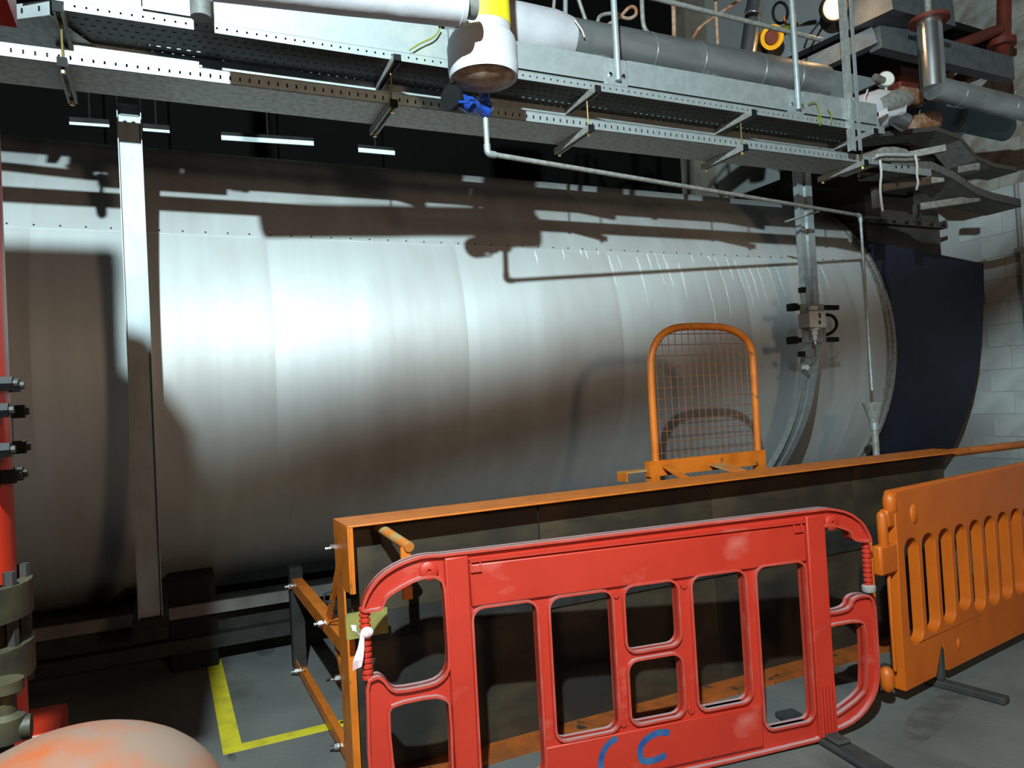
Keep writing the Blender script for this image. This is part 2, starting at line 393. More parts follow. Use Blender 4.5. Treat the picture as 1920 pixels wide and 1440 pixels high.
# ------------------------------------------------------------------ cable trays
PITCH = .0408
def flange_slots(m, x0, x1, y, z0, z1, th=.002):
    m.box(x0, x1, y, y+th, z0, z0+.018); m.box(x0, x1, y, y+th, z1-.018, z1); m.box(x0, x1, y-.003, y+.006, z1-.003, z1)
    k = x0
    while k < x1:
        m.box(k, min(k+PITCH-.008, x1), y, y+th, z0+.018, z1-.018); k += PITCH
def floor_slots(m, x0, x1, y0, y1, z, rows=5, th=.0015):
    step = (y1-y0)/rows
    for r in range(rows):
        ya = y0+r*step
        m.box(x0, x1, ya, ya+step-.010, z, z+th)
        k = x0+(r % 2)*.02; ye = y1 if r == rows-1 else ya+step
        if x0 < k: m.box(x0, k-.015, ya+step-.010, ye, z, z+th)
        while k < x1:
            m.box(k, min(k+PITCH-.016, x1), ya+step-.010, ye, z, z+th); k += PITCH
def tray(name, x0, x1, y0, y1, z, hgt, label, slots=True):
    t = root(name, ((x0+x1)/2, (y0+y1)/2, z), label, 'cable tray')
    m = MB(); flange_slots(m, x0, x1, y0, z, z+hgt); m.obj('front_flange', 'galv', t, flat=True)
    m = MB(); m.box(x0, x1, y1, y1+.002, z, z+hgt); m.obj('back_flange', 'galv', t, flat=True)
    m = MB()
    if slots: floor_slots(m, x0, x1, y0, y1, z)
    else: m.box(x0, x1, y0, y1, z, z+.002)
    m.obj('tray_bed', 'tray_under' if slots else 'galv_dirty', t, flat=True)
    return t
YT = 3.441
lt = tray('cable_tray', -2.4, P(1648, 312, y=3.441)[0], YT, YT+.27, 2.995, .055, 'lower slotted galvanised cable tray hung in front of the boiler top', False)
ut = tray('cable_tray', P(122, 60, y=3.355)[0], 4.45, YT-.086, YT+.17, 3.174, .046, 'upper perforated galvanised cable tray hung just above the lower one')
# branch tray off to the upper left
pA = P(93, 14, z=3.19); pB = P(0, 26, z=3.19)
t = root('cable_tray', tuple(pA), 'short galvanised branch tray angled away from the upper tray beside its first hanger', 'cable tray')
d = nrm(pB-pA); d[2] = 0; e = pA+d*1.6; s_ = np.array([d[1], -d[0], 0.]); s_ = s_ if s_[1] > 0 else -s_
m = MB(); m.beam(pA, e, .003, .06)
for i in range(22):
    q = pA+d*(.03+i*.07); m2 = q-s_*.003
m.obj('front_flange', 'galv', t)
m = MB()
for i in range(20): m.beam(pA+d*(.04+i*.075)-s_*.002+[0, 0, .0], pA+d*(.048+i*.075)-s_*.002, .003, .02)
m.obj('slots', 'black', t, kind='stuff')
m = MB(); c = (pA+e)/2+s_*.15-np.array([0, 0, .03]); m.obox(c, (d, s_, (0, 0, 1)), (.8, .15, .001)); m.obj('tray_bed', 'galv_dirty', t)

# continuation of the lower tray dipping towards the end wall
def strip_tray(name, pts, wdt, hgt, label, mt='galv_dark'):
    t = root(name, tuple(pts[0]), label, 'cable tray')
    for nm, oy in (('front_flange', 0), ('back_flange', wdt)):
        m = MB()
        for a, b in zip(pts, pts[1:]):
            a = np.array(a)+[0, oy, 0]; b = np.array(b)+[0, oy, 0]; n = len(m.v)
            for q in (a, b):
                for dy_ in (0, .003):
                    for dz_ in (0, hgt): m.v.append((q[0], q[1]+dy_, q[2]+dz_))
            for f in ((0,1,5,4),(2,6,7,3),(0,4,6,2),(1,3,7,5),(0,2,3,1),(4,5,7,6)): m.f.append(tuple(n+i for i in f))
        m.obj(nm, mt, t, flat=True)
    m = MB()
    for a, b in zip(pts, pts[1:]):
        n = len(m.v)
        for q in (a, b):
            for oy in (0, wdt):
                for dz_ in (0, .003): m.v.append((q[0], q[1]+oy, q[2]+dz_))
        for f in ((0,1,5,4),(2,6,7,3),(0,4,6,2),(1,3,7,5),(0,2,3,1),(4,5,7,6)): m.f.append(tuple(n+i for i in f))
    m.obj('tray_bed', 'galv_dark', t, flat=True); return t
yc = 3.45
strip_tray('cable_tray', [tuple(P(*q, y=yc)) for q in [(1672,318),(1748,319),(1790,338),(1832,366),(1862,376),(1915,388)]], .27, .062, 'dull sagging tray end carrying on from the lower cable tray to the end wall')
yc2 = 3.74
strip_tray('cable_tray', [tuple(P(*q, y=yc2)) for q in [(1640,258),(1755,246),(1800,262),(1832,300),(1862,314),(1908,322)]], .25, .04, 'brown dusty upper tray end stepping down towards the end wall', 'duct')
tt = root('tray_cover', tuple(P(1650, 312, y=3.43)), 'clean bright galvanised splice piece clipped to the tray below a rope-tied lagging pad', 'splice plate')
a = P(1650, 319, y=3.43); b = P(1745, 317, y=3.43)
MB().box(a[0], b[0], 3.427, 3.434, a[2], a[2]+.05).obj('plate', 'galv', tt)
for px in (1680, 1691, 1703):
    p = P(px, 313, y=3.426); MB().box(p[0]-.005, p[0]+.005, 3.423, 3.427, p[2]-.010, p[2]+.010).obj('slot', 'black', tt)
# brackets (channel bars) on threaded rods
def hanger(xb, upper, lower, lab, grp='tray hangers'):
    t = root('tray_hanger', (xb, YT, 2.95), lab, 'hanger', grp)
    def chan(nm, y0, y1, z):
        m = MB(); w = .0175; m.box(xb-w, xb+w, y0, y1, z-.0025, z)
        for s in (-1, 1):
            m.box(xb+s*w-.0012, xb+s*w+.0012, y0, y1, z-.035, z); m.box(min(xb+s*w, xb+s*w*.5), max(xb+s*w, xb+s*w*.5), y0, y1, z-.035, z-.0325)
        o = m.obj(nm, 'galv_dirty', t, flat=True)
        MB().box(xb-.0185, xb+.0185, y0-.005, y0, z-.037, z+.002).obj('end_cap', 'black', o)
    chan('channel_bar', YT-.058, YT+.33, 2.993)
    chan('channel_bar', YT-.145, YT+.30, 3.172)
    for yy in (YT-.03, YT+.30):
        o = MB().cyl((xb, yy, 2.94), (xb, yy, 3.16 if yy < YT+.2 else 3.31), .0045, 8).obj('threaded_rod', 'brass', t)
        MB().cyl((xb, yy, 2.941), (xb, yy, 2.956), .010, 6).obj('nut', 'brass', o)
hx = [P(118, 125, y=YT-.03)[0], P(735, 190, y=YT-.03)[0], P(1103, 236, y=YT-.03)[0], P(1392, 285, y=YT-.03)[0], P(1618, 318, y=YT-.03)[0]]
hn = ['tray hanger with a lit end cap beside the branch tray', 'tray hanger with brassy rod left of the blue valve', 'tray hanger right of the blue valve, below a railing post foot', 'tray hanger below the aluminium-clad pipe near its end band', 'tray hanger beside the hanging galvanised strut']
for x, n in zip(hx, hn): hanger(x, True, True, n)

# ------------------------------------------------------------------ vertical tray drops on the boiler front
col_ = root('cable_riser', (-.08, 4.06, .57), 'tall galvanised upright channel standing in front of the boiler left part', 'cable riser')
yq = 4.055
xl, xr = P(229, 400, y=yq)[0], P(271, 400, y=yq)[0]; zt = P(222, 172, y=yq-.04)[2]; zf = P(290, 1155, y=yq)[2]
MB().box(xl, xr, yq, yq+.004, zf, zt-.04).obj('web', 'galv_old', col_)
for x_ in (xl-.004, xr): MB().box(x_, x_+.004, yq-.04, yq+.004, zf, zt).obj('flange', 'galv_old', col_)
o = MB().box(xl+.012, xr-.008, yq-.008, yq, zt-.10, zt-.045).obj('splice_plate', 'galv_old', col_)
for s in (.3, .68): MB().cyl((xl+(xr-xl)*s, yq, zt-.13), (xl+(xr-xl)*s, yq-.012, zt-.13), .008, 10).obj('bolt', 'galv_old', col_)
MB().box(xl-.03, xr+.03, yq-.05, 4.985, zf-.05, zf).obj('foot_arm', 'black', col_)

rs = root('cable_riser', (4.5, 4.13, .8), 'galvanised ribbed cover strip bending down round the boiler right part', 'cable riser')
yq2 = 4.16
xa, xb2 = P(1498, 420, y=yq2)[0], P(1528, 420, y=yq2)[0]; xm = (xa+xb2)/2
def riser_path():
    zz1 = P(1510, 322, y=yq2)[2]; zz2 = P(1521, 640, y=yq2)[2]
    pts = [(yq2, zz1), (yq2, zz2)]
    for q in ((1520, 690), (1515, 730), (1507, 770), (1495, 805), (1480, 838), (1463, 868), (1440, 905)):
        p = P(*q, x=xm); pts.append((p[1], p[2]))
    return [(pts[0])]+chaikin(pts[1:], 2, False)
def ribbon(name, xa, xb, off, th, mt, par):
    pts = riser_path(); m = MB()
    for i, (y, z) in enumerate(pts):
        t = nrm(np.array(pts[min(i+1, len(pts)-1)])-np.array(pts[max(i-1, 0)])); ny, nz = (-1, 0) if i < 2 else (t[1], -t[0])
        for x, o in ((xa, off), (xb, off), (xb, off+th), (xa, off+th)): m.v.append((x, y+ny*o, z+nz*o))
    for i in range(len(pts)-1):
        for j in range(4): m.f.append((4*i+j, 4*i+(j+1) % 4, 4*i+4+(j+1) % 4, 4*i+4+j))
    m.f.append((0, 1, 2, 3)); k = 4*(len(pts)-1); m.f.append((k, k+1, k+2, k+3)); return m.obj(name, mt, par)
ribbon('base_strip', xa, xb2, -.03, .006, 'galv', rs)
w = xb2-xa
ribbon('rib', xa+.02*w, xa+.40*w, -.024, .02, 'galv', rs)
ribbon('rib', xa+.62*w, xa+.98*w, -.024, .02, 'galv', rs)
ribbon('edge_lip', xa-.006, xa+.002, -.03, .05, 'galv', rs)
for (px, py) in ((1504, 544), (1503, 664)):
    p = P(px, py, y=4.12); MB().box(p[0]-.02, p[0]+.02, 4.10, 4.14, p[2]-.02, p[2]+.02).obj('clip', 'black', rs)
p = P(1512, 689, y=4.12); MB().cyl((p[0], 4.15, p[2]), (p[0], 4.11, p[2]), .019, 14).obj('disc_tag', 'white_plastic', rs)
# pressure switch on its plate
ps = root('pressure_switch', tuple(P(1525, 650, y=4.075)), 'small white pressure switch on a grey plate fixed over the ribbed strip', 'switch')
a, b = P(1501, 570, y=4.105), P(1568, 641, y=4.105)
MB().box(a[0], b[0]-.10, 4.110, 4.117, b[2], a[2]).obj('back_plate', 'galv_dirty', ps)
for py in (576, 638):
    p, q = P(1482, py, y=4.125), P(1571, py, y=4.125)
    z = p[2]; m = MB(); m.box(p[0], q[0]+.01, 4.121, 4.155, z-.018, z+.018); m.obj('mounting_bar', 'black', ps)
    MB().box(p[0]-.01, p[0]+.05, 4.095, 4.155, z-.028, z+.026).obj('bar_clamp', 'black', ps)
a, b = P(1518, 583, y=3.995), P(1550, 614, y=3.995)
MB().box(a[0], b[0], 3.995, 4.007, b[2], a[2]).obj('front_cover', 'white_plastic', ps, bevel=.006)
MB().box(a[0], b[0]-.01, 4.007, 4.110, b[2]+.004, a[2]-.01).obj('body', 'grey_plastic', ps, bevel=.006)
for y0, y1 in ((587, 596), (601, 608)):
    p, q = P(1535, y0, y=3.994), P(1539, y1, y=3.994); MB().box(p[0], q[0], 3.992, 3.996, q[2], p[2]).obj('scale_window', 'navy', ps)
p = P(1527, 577, y=4.025); MB().box(p[0]-.035, p[0]+.03, 4.015, 4.055, p[2]-.02, p[2]+.015).obj('knob', 'white_plastic', ps, bevel=.008)
p = P(1527, 616, y=4.035); MB().lathe([(.035, 0), (.035, -.012), (.022, -.016), (.022, -.045), (.016, -.05), (.016, -.085), (.007, -.09), (.007, -.12)], p, n=14).obj('stem', 'white_plastic', ps)
p0 = P(1528, 642, y=4.035)
MB().tube([P(1528, 632, y=4.035), P(1529, 655, y=4.055), P(1528, 666, y=4.075), P(1518, 671, y=4.105), P(1505, 668, y=4.125)], .005, 8).obj('capillary', 'brass', ps)
MB().tube(chaikin([P(1550, 590, y=4.055), P(1562, 592, y=4.055), P(1569, 603, y=4.065), P(1568, 616, y=4.085), P(1556, 626, y=4.115), P(1540, 630, y=4.125)], 2, False), .012, 8).obj('lead', 'black', ps)

# ------------------------------------------------------------------ drip pipe, tundish
yl, yr = 3.216, 3.95
dp = root('drip_pipe', tuple(P(1000, 305, y=3.3)), 'thin galvanised drain pipe running from the blue valve across the boiler front', 'pipe')
e1, e2 = P(914, 288, y=yl), P(1613, 404, y=yr)
top = P(908, 206, y=yl); bot = P(1617, 733, y=yr)
MB().tube([(e1[0], e1[1], top[2]), (e1[0], e1[1], e1[2]+.03)], .0135, 12).obj('upright', 'galv', dp)
MB().tube([e1+(e2-e1)*.012, e2-(e2-e1)*.006], .0128, 12).obj('run', 'galv_dirty', dp)
MB().tube([(e2[0], e2[1], e2[2]-.02), (e2[0], e2[1], bot[2])], .0115, 12).obj('down_pipe', 'galv', dp)
d = nrm(e2-e1)
MB().tube(chaikin([e1+[0, 0, .045], e1+[0, 0, .0], e1+d*.045], 3, False), .0165, 12).obj('elbow', 'galv', dp)
MB().tube(chaikin([e2-d*.045, e2, e2-[0, 0, .05]], 3, False), .016, 12).obj('elbow', 'galv', dp)
p = P(1530, 392, y=3.86); MB().box(p[0]-.010, p[0]+.010, 3.84, 4.15, p[2]-.027, p[2]-.015).obj('clip', 'galv_dirty', dp)
tn = root('tundish', tuple(P(1612, 860, y=yr)), 'grey metal funnel on a waste pipe below the drain pipe end', 'tundish')
ft = P(1613, 757, y=yr); fx = e2[0]
zt_, zb_ = ft[2], P(1613, 795, y=yr)[2]; zc_ = P(1613, 808, y=yr)[2]
MB().lathe([(.072, zt_), (.075, zt_+.003), (.078, zt_), (.032, zb_), (.028, zb_)], (fx, yr, 0), n=24).obj('funnel', 'galv_dirty', tn)
MB().lathe([(.032, zc_), (.032, zb_), (.026, zb_+.005)], (fx, yr, 0), n=18).obj('socket', 'galv', tn)
MB().cyl((fx, yr, 0), (fx, yr, zc_), .025, 16).obj('waste_pipe', 'galv_dirty', tn)

# ------------------------------------------------------------------ steel guard panel on stand
gp = root('steel_guard', (2.7, 3.15, 0), 'long low steel guard panel with an orange angle frame behind the barriers', 'guard panel')
yp = 3.19; yf = 2.935; ys = 3.075
xL = P(650, 975, y=yf)[0]; xR = P(1808, 842, y=yf)[0]; zT = 1.068
bays = [xL+.03, 1.55, 2.56, 3.6, xR]
for i in range(4): MB().box(bays[i]+.003, bays[i+1]-.003, ys, ys+.006, .02, zT-.008).obj('steel_sheet', 'plate', gp)
MB().box(xL, xR+.08, yf, yp+.01, zT-.008, zT).obj('top_angle', 'orange_paint', gp, bevel=.002)
MB().box(xL, xR+.08, yp+.006, yp+.014, zT-.08, zT-.008).obj('top_angle_web', 'orange_paint', gp)
MB().box(xL, xL+.008, yf, yp+.01, .80, zT-.008).obj('end_angle', 'orange_paint', gp, bevel=.002)
MB().box(xL, xL+.008, yf+.12, yp+.01, 0, .80).obj('end_angle', 'orange_paint', gp, bevel=.002)
MB().box(xL+.008, xL+.022, yf, yf+.007, .80, zT-.008).obj('end_angle_lip', 'orange_paint', gp)
MB().box(xL, xL+.03, yf+.10, yp+.0, .0, .60).obj('end_post', 'orange_paint', gp)
MB().box(xL+.01, xR, yf, ys+.006, .0, .02).obj('bottom_angle', 'orange_dirty', gp)
MB().box(xL+.03, xR, ys-.014, ys, .60, .68).obj('stiffener', 'dark_steel', gp)
MB().box(xL+.03, xR, ys-.012, ys, .56, .60).obj('stiffener', 'dark_steel', gp)
# T handle under the top angle
p, q = P(710, 988, y=3.02), P(768, 1026, y=2.76)
MB().cyl(p, q, .020, 14).obj('peg', 'orange_worn', gp)
MB().box(q[0]-.032, q[0]+.006, q[1]+.012, q[1]+.024, q[2]-.20, q[2]).obj('peg_drop', 'orange_paint', gp)
a, b = P(652, 1150, y=2.93), P(727, 1185, y=2.93)
MB().box(a[0]-.01, b[0], 2.92, 2.928, b[2], a[2]).obj('cleat_plate', 'olive', gp)
# rear stand
def stand(xs_, full):
    pts = [(xs_, 4.66), (xs_, 3.18)]
    MB().box(xs_-.04, xs_+.035, 4.62, 4.70, 0, .60).obj('back_post', 'dark_steel', gp)
    m = MB(); m.box(xs_-.03, xs_+.03, yp, 4.62, 0, .006).box(xs_-.03, xs_-.024, yp, 4.62, 0, .06); m.obj('foot_bar', 'orange_paint', gp)
    m = MB(); m.box(xs_-.03, xs_+.03, yp, 4.62, .53, .536).box(xs_-.03, xs_-.024, yp, 4.62, .47, .53); m.obj('upper_bar', 'orange_paint', gp)
    MB().beam((xs_-.01, yp+.02, .95), (xs_-.01, 3.62, .54), .05, .012, (1, 0, 0)).obj('brace', 'orange_paint', gp)
    MB().beam((xs_-.01, yp+.02, .2), (xs_-.01, 3.5, .49), .05, .012, (1, 0, 0)).obj('brace', 'orange_paint', gp)
    for yy, zz in ((4.6, .50), (3.66, .51), (3.28, .93), (3.3, .36), (4.5, .03), (3.4, .03)):
        MB().cyl((xs_-.075, yy, zz), (xs_, yy, zz), .008, 8).obj('bolt', 'chrome', gp)
        MB().cyl((xs_-.055, yy, zz), (xs_-.035, yy, zz), .017, 6).obj('nut', 'chrome', gp)
stand(xL+.05, True); stand(3.9, True)
MB().tube([(xL+.0, 3.3, .74), (xL-.03, 3.31, .73), (xL-.035, 3.31, .70), (xL, 3.3, .69)], .006, 8).obj('shackle', 'dark_steel', gp)
# orange rod from panel end to the wall
p = P(1840, 842, y=3.12); MB().tube([(xR, 3.12, zT-.03), (XW-.03, 3.25, zT-.06)], .026, 12).obj('tie_rod', 'orange_paint', gp)
# small mesh gate on top of the panel
mg = root('mesh_screen', tuple(P(1320, 880, y=3.45)), 'small orange arched tube frame with wire mesh on top of the guard panel', 'mesh screen')
ym = 3.42
def Pm(px, py): return P(px, py, y=ym)
outl = [(1230,872),(1219,690),(1223,655),(1238,628),(1262,615),(1290,612),(1340,612),(1370,616),(1396,632),(1410,655),(1413,690),(1422,860)]
c1 = [Pm(*q) for q in outl]; c1 = chaikin(c1, 2, False)
MB().tube(c1, .021, 12).obj('tube_frame', 'orange_paint', mg)
a, b = Pm(1229, 862), Pm(1421, 846); zb = (a[2]+b[2])/2
MB().box(a[0]-.06, b[0]+.04, ym-.02, ym+.02, zb-.085, zb).obj('bottom_rail', 'orange_paint', mg)
for x_ in (a[0]-.02, b[0]+.01): MB().box(x_-.028, x_+.028, ym-.022, ym+.03, zT-.12, zb-.02).obj('leg', 'orange_paint', mg)
MB().box(a[0]-.20, a[0]-.03, ym+.0, ym+.09, zb-.055, zb-.047).obj('rest_bar', 'orange_worn', mg)
MB().box(a[0]-.20, a[0]-.19, ym+.0, ym+.09, zb-.10, zb-.055).obj('rest_end', 'orange_paint', mg)
MB().beam((a[0]+.05, ym-.02, zT+.05), (a[0]+.05, yp+.01, zT-.02), .05, .012).obj('support_arm', 'orange_paint', mg)
MB().beam((b[0]-.35, ym+.15, zT+.055), (b[0]-.35, yp+.01, zT+.0), .09, .012).obj('support_arm', 'orange_worn', mg)
xa_, xb_ = a[0]+.02, b[0]-.02; z1 = Pm(1315, 612)[2]; m = MB(); hgt = z1-zb
for i in range(15):
    x = xa_+(xb_-xa_)*(i+.5)/15; u = (i+.5)/15; cut = 0
    dd = min(u, 1-u)*(xb_-xa_); rad = .19
    if dd < rad: cut = rad-math.sqrt(max(0, rad*rad-(rad-dd)**2))
    m.cyl((x, ym, zb), (x, ym, z1-cut), .0022, 5)
for i in range(12):
    z = zb+hgt*(i+.6)/12.3; hh = z1-z; ins = 0
    if hh < .19: ins = .19-math.sqrt(max(0, .19**2-(.19-hh)**2))
    m.cyl((xa_+ins, ym+.003, z), (xb_-ins, ym+.003, z), .0026, 5)
m.obj('wire_mesh', 'wire', mg, kind='stuff')

# ------------------------------------------------------------------ red plastic barrier
bp0 = np.array([.939, 2.597, 0.]); bd = nrm([.989, -.148, 0.]); bang = math.atan2(bd[1], bd[0])
bn = np.array([-bd[1], bd[0], 0.])
def Bu(px, py, w=-.022):
    r = ray(px, py); o = bp0+bn*w; t = bn@(o-CAM)/(bn@r); q = CAM+t*r; return (float((q-bp0)@bd), float(q[2]))
rb = root('barrier', tuple(bp0), 'red plastic pedestrian barrier with blue spray marks in front of the guard panel', 'barrier', 'pedestrian barriers', rotz=bang)
fl = lambda u, v, w: (u, w, v)
def zo(L, ox, oy, s): return [Bu(ox+x/s, oy+y/s) for x, y in L]
A1 = zo([(495,285),(420,288),(350,298),(250,335),(150,398),(85,480),(52,560),(50,603)], 660, 940, 2.881)
A2 = zo([(100,600),(160,590),(175,560),(190,522),(250,482),(350,427),(430,410),(480,428),(495,480),(508,660),(520,850),(512,920),(470,970),(400,995),(250,1022),(212,1008),(185,968),(150,942),(120,947),(75,975)], 660, 940, 2.881)
A3 = zo([(80,1150),(85,1440)], 660, 940, 2.881)
B1 = zo([(1370,542),(1390,620),(1402,800),(1410,960),(1392,1060),(1330,1160),(1250,1222),(1140,1262)], 1140, 920, 2.769)
B2 = zo([(1310,540),(1268,560),(1255,605),(1200,625),(1130,632),(1113,605),(1108,400),(1102,215),(1118,190),(1170,185),(1215,200),(1255,215),(1262,250),(1290,266)], 1140, 920, 2.769)
B3 = zo([(1367,272),(1367,250),(1350,210),(1320,160),(1250,108),(1150,88),(1080,95)], 1140, 920, 2.769)
left_bot = [(-.325,.11),(-.30,.06),(-.24,.028),(-.06,.012)]
outer = A3[::-1][0:0] + [(u, v) for u, v in A1] + A2 + A3 + left_bot + [(1.5,.012)] + B1[::-1][0:1] + B1[::-1][1:] + B2 + B3
# outer runs: top-left -> down the left end -> bottom -> right end -> back along the top  (counter-clockwise)
holes = [rr(.068,.312,.115,.765,.04), rr(.367,.622,.228,.765,.04), rr(.677,.908,.517,.77,.04), rr(.677,.908,.235,.478,.04), rr(.975,.1+1.12,.24,.773,.04), rr(1.277,1.515,.108,.776,.04)]
hR = zo([(1120,735),(1140,708),(1300,680),(1335,700),(1342,1000),(1325,1060),(1180,1170),(1150,1165),(1130,1140)], 1140, 920, 2.769)
hL = zo([(200,1150),(225,1105),(440,1060),(500,1072),(525,1100)], 660, 940, 2.881)[::-1]
hL = [(-.045,.13)]+hL[:]+[(-.245,.20),(-.21,.15)]
holes2 = [chaikin(hR, 1), chaikin(hL, 1)]
def ccw(L):
    a = sum(L[i-1][0]*L[i][1]-L[i][0]*L[i-1][1] for i in range(len(L))); return L if a > 0 else L[::-1]
outer = chaikin(ccw(outer), 1); allh = [ccw(h)[::-1] for h in holes+holes2]
MB().plate([outer]+allh, fl, -.009, .009).obj('web', 'red_plastic', rb)
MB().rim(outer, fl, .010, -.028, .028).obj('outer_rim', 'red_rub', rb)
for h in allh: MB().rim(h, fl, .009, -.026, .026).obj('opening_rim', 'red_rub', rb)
for u0, u1 in ((-.03, .058), (1.532, 1.625)):
    MB().box(u0, u1, -.032, .032, .03, .966).obj('upright', 'red_plastic', rb, bevel=.006)
MB().box(.064, 1.528, -.024, .024, .775, .93).obj('top_board', 'red_plastic', rb, bevel=.005)
MB().box(.064, 1.528, -.030, .030, .938, .948).obj('top_ridge', 'red_plastic', rb)
MB().box(.32, 1.262, -.024, .024, .045, .215).obj('bottom_board', 'red_plastic', rb, bevel=.005)
for u in (.644, .942): 
    for v in (.245, .745): MB().cyl((u, -.009, v), (u, -.018, v), .014, 12).obj('rivet_boss', 'red_plastic', rb)
for u in (-.088, 1.668):
    MB().lathe([(.034, 0), (.034, .014), (.028, .018), (.008, .019), (.008, .010)], (u, -.009, .925), (0, -1, 0), 18).obj('boss', 'red_plastic', rb)
for u in (.085, 1.49): MB().tube([(u-.018, -.026, .935), (u-.018, -.034, .905), (u+.018, -.034, .905), (u+.018, -.026, .935)], .004, 6).obj('hook_loop', 'red_plastic', rb)
for k in range(5): MB().cyl((1.545+k*.0165, -.036, .035), (1.545+k*.0165, -.036, .25), .006, 8).obj('foot_rib', 'red_plastic', rb)
def ribrod(u, z0, z1, nm):
    pr = []; n = int((z1-z0)/.02)
    for i in range(n): h = z0+(z1-z0)*i/n; pr += [(.014, h), (.020, h+.004), (.020, h+.013), (.014, h+.017)]
    MB().lathe(pr, (u, 0, 0), n=12).obj('hinge_rod', 'red_plastic', rb)
uL = Bu(680, 1210, 0)[0]+.012; ribrod(uL, Bu(690, 1268)[1]-.02, Bu(690, 1148)[1]+.02, 'l')
uR = Bu(1626, 1060, 0)[0]; ribrod(uR, .60, Bu(1626, 1016)[1]+.01, 'r')
MB().lathe([(.026, .60), (.030, .606), (.030, .625), (.022, .632)], (uR, 0, 0), n=14).obj('hinge_collar', 'grey_plastic', rb)
# spray painted C C
def stroke(L, w, nm):
    pts = chaikin([Bu(1060+x/7.385, 1330+y/7.385, -.025) for x, y in L], 2, False); m = MB(); n = len(pts)
    for i, p in enumerate(pts):
        d = nrm(np.array(pts[min(i+1, n-1)])-np.array(pts[max(i-1, 0)])); o = np.array([-d[1], d[0]])*w
        for s in (-1, 1):
            for y_ in (-.0243, -.0252): m.v.append((p[0]+s*o[0], y_, p[1]+s*o[1]))
    for i in range(n-1):
        a = 4*i; b = a+4
        for f in ((a, a+1, b+1, b), (a+2, b+2, b+3, a+3), (a+1, a+3, b+3, b+1), (a, b, b+2, a+2)): m.f.append(f)
    m.f.append((0, 2, 3, 1)); m.f.append((4*n-4, 4*n-3, 4*n-1, 4*n-2))
    m.obj('spray_mark', 'spray_blue', rb)
stroke([(720,400),(640,440),(560,520),(510,620),(490,740),(500,860),(560,960),(700,960)], .0115, '1')
stroke([(1440,330),(1340,310),(1210,350),(1100,430),(1040,520),(1030,620),(1060,720),(1180,720),(1300,680),(1390,630)], .0125, '2')
for u, s in ((.015, 0), (1.58, 1)):
    m = MB(); m.box(u-.05, u+.05, -.36, .28, 0, .03).box(u-.035, u+.035, -.12, .12, .03, .05); m.obj('foot', 'rubber', rb, bevel=.012)
# knotted plastic tape on the hinge rod
tp = root('hazard_tape', tuple(bp0+bd*uL+np.array([0, 0, .70])), 'knotted strip of white and pink plastic tape tied to the red barrier end', 'tape')
q = bp0+bd*uL-bn*.0
def TP(px, py, w=-.03): 
    u, v = Bu(px, py, w); return bp0+bd*u+bn*w+np.array([0, 0, v])
def ribbon3(L, nm):
    m = MB(); n = len(L)
    for a, b in L:
        for p in (a, b): m.v.append(tuple(p)); m.v.append(tuple(p+bn*.002))
    for i in range(n-1):
        k = 4*i
        for f in ((k, k+2, k+6, k+4), (k+1, k+5, k+7, k+3), (k, k+4, k+5, k+1), (k+2, k+3, k+7, k+6)): m.f.append(f)
    m.f.append((0, 1, 3, 2)); k = 4*n-4; m.f.append((k, k+2, k+3, k+1)); m.obj(nm, 'tape', tp, flat=True)
ribbon3([(TP(676, 1190), TP(683, 1186, -.035)), (TP(671, 1215, -.045), TP(683, 1215, -.03)), (TP(662, 1240, -.04), TP(681, 1236, -.05)), (TP(661, 1258, -.03), TP(678, 1250, -.04))], 'tail')
ribbon3([(TP(682, 1190), TP(684, 1194)), (TP(670, 1184, -.04), TP(672, 1189, -.03)), (TP(658, 1172, -.03), TP(661, 1182, -.04)), (TP(668, 1172, -.04), TP(668, 1180, -.03))], 'tail')
m = MB(); k = TP(688, 1186, -.025)
m.sphere(k, .022, 10, 6, (1.1, .8, .9)); m.obj('knot', 'tape', tp)

# ------------------------------------------------------------------ orange plastic barrier
oa, ob = P(1684, 1296, z=.075), P(1918, 1180, z=.075)
od = ob-oa; od[2] = 0; od = nrm(od); oang = math.atan2(od[1], od[0]); on = np.array([-od[1], od[0], 0.]); o0 = np.array([oa[0], oa[1], 0.])
def Ou(px, py, w=-.022):
    r = ray(px, py); o = o0+on*w; t = on@(o-CAM)/(on@r); q = CAM+t*r; return (float((q-o0)@od), float(q[2]))
ob_ = root('barrier', tuple(o0), 'orange plastic slatted barrier panel at the end of the red one', 'barrier', 'pedestrian barriers', rotz=oang)
def zz(x, y): return Ou(1620+x/3.13, 860+y/3.13)
ztop = zz(330, 165)[1]; 
LEN = 2.05
op = [zz(245, 860), zz(452, 860), zz(640, 700)]
ub = zz(250, 800)[0]
opens = []
v_top = zz(275, 465)[1]; v_bot = zz(268, 1100)[1]
u = zz(243, 700)[0]
edges = [zz(x, 700)[0] for x in (243, 350, 452, 550, 640, 722, 800, 880)]
pitch = (edges[-1]-edges[0])/7
slots = [(edges[0]+i*pitch, edges[0]+(i+1)*pitch-.036) for i in range(14)]
slots = [s for s in slots if s[1] < LEN-.12]
nu0, nu1, nu2 = zz(418, 1250), zz(455, 1068), zz(487, 1210)
vb = .075
outl = [(.02, vb), (nu0[0], vb), (nu1[0], nu1[1]), (nu2[0], vb), (LEN-.35, vb), (LEN-.31, vb+.19), (LEN-.27, vb), (LEN, vb), (LEN, ztop), (.045, ztop), (.03, ztop-.02), (.03, .70), (.02, .5)]
hl = []; lows = [zz(*q)[1] for q in ((268,1100),(382,1040),(472,978),(560,900),(650,905),(735,868),(812,832))]; lows[2] = max(lows[2], nu1[1]+.03); lows[1] = max(lows[1], lows[0]+.02)
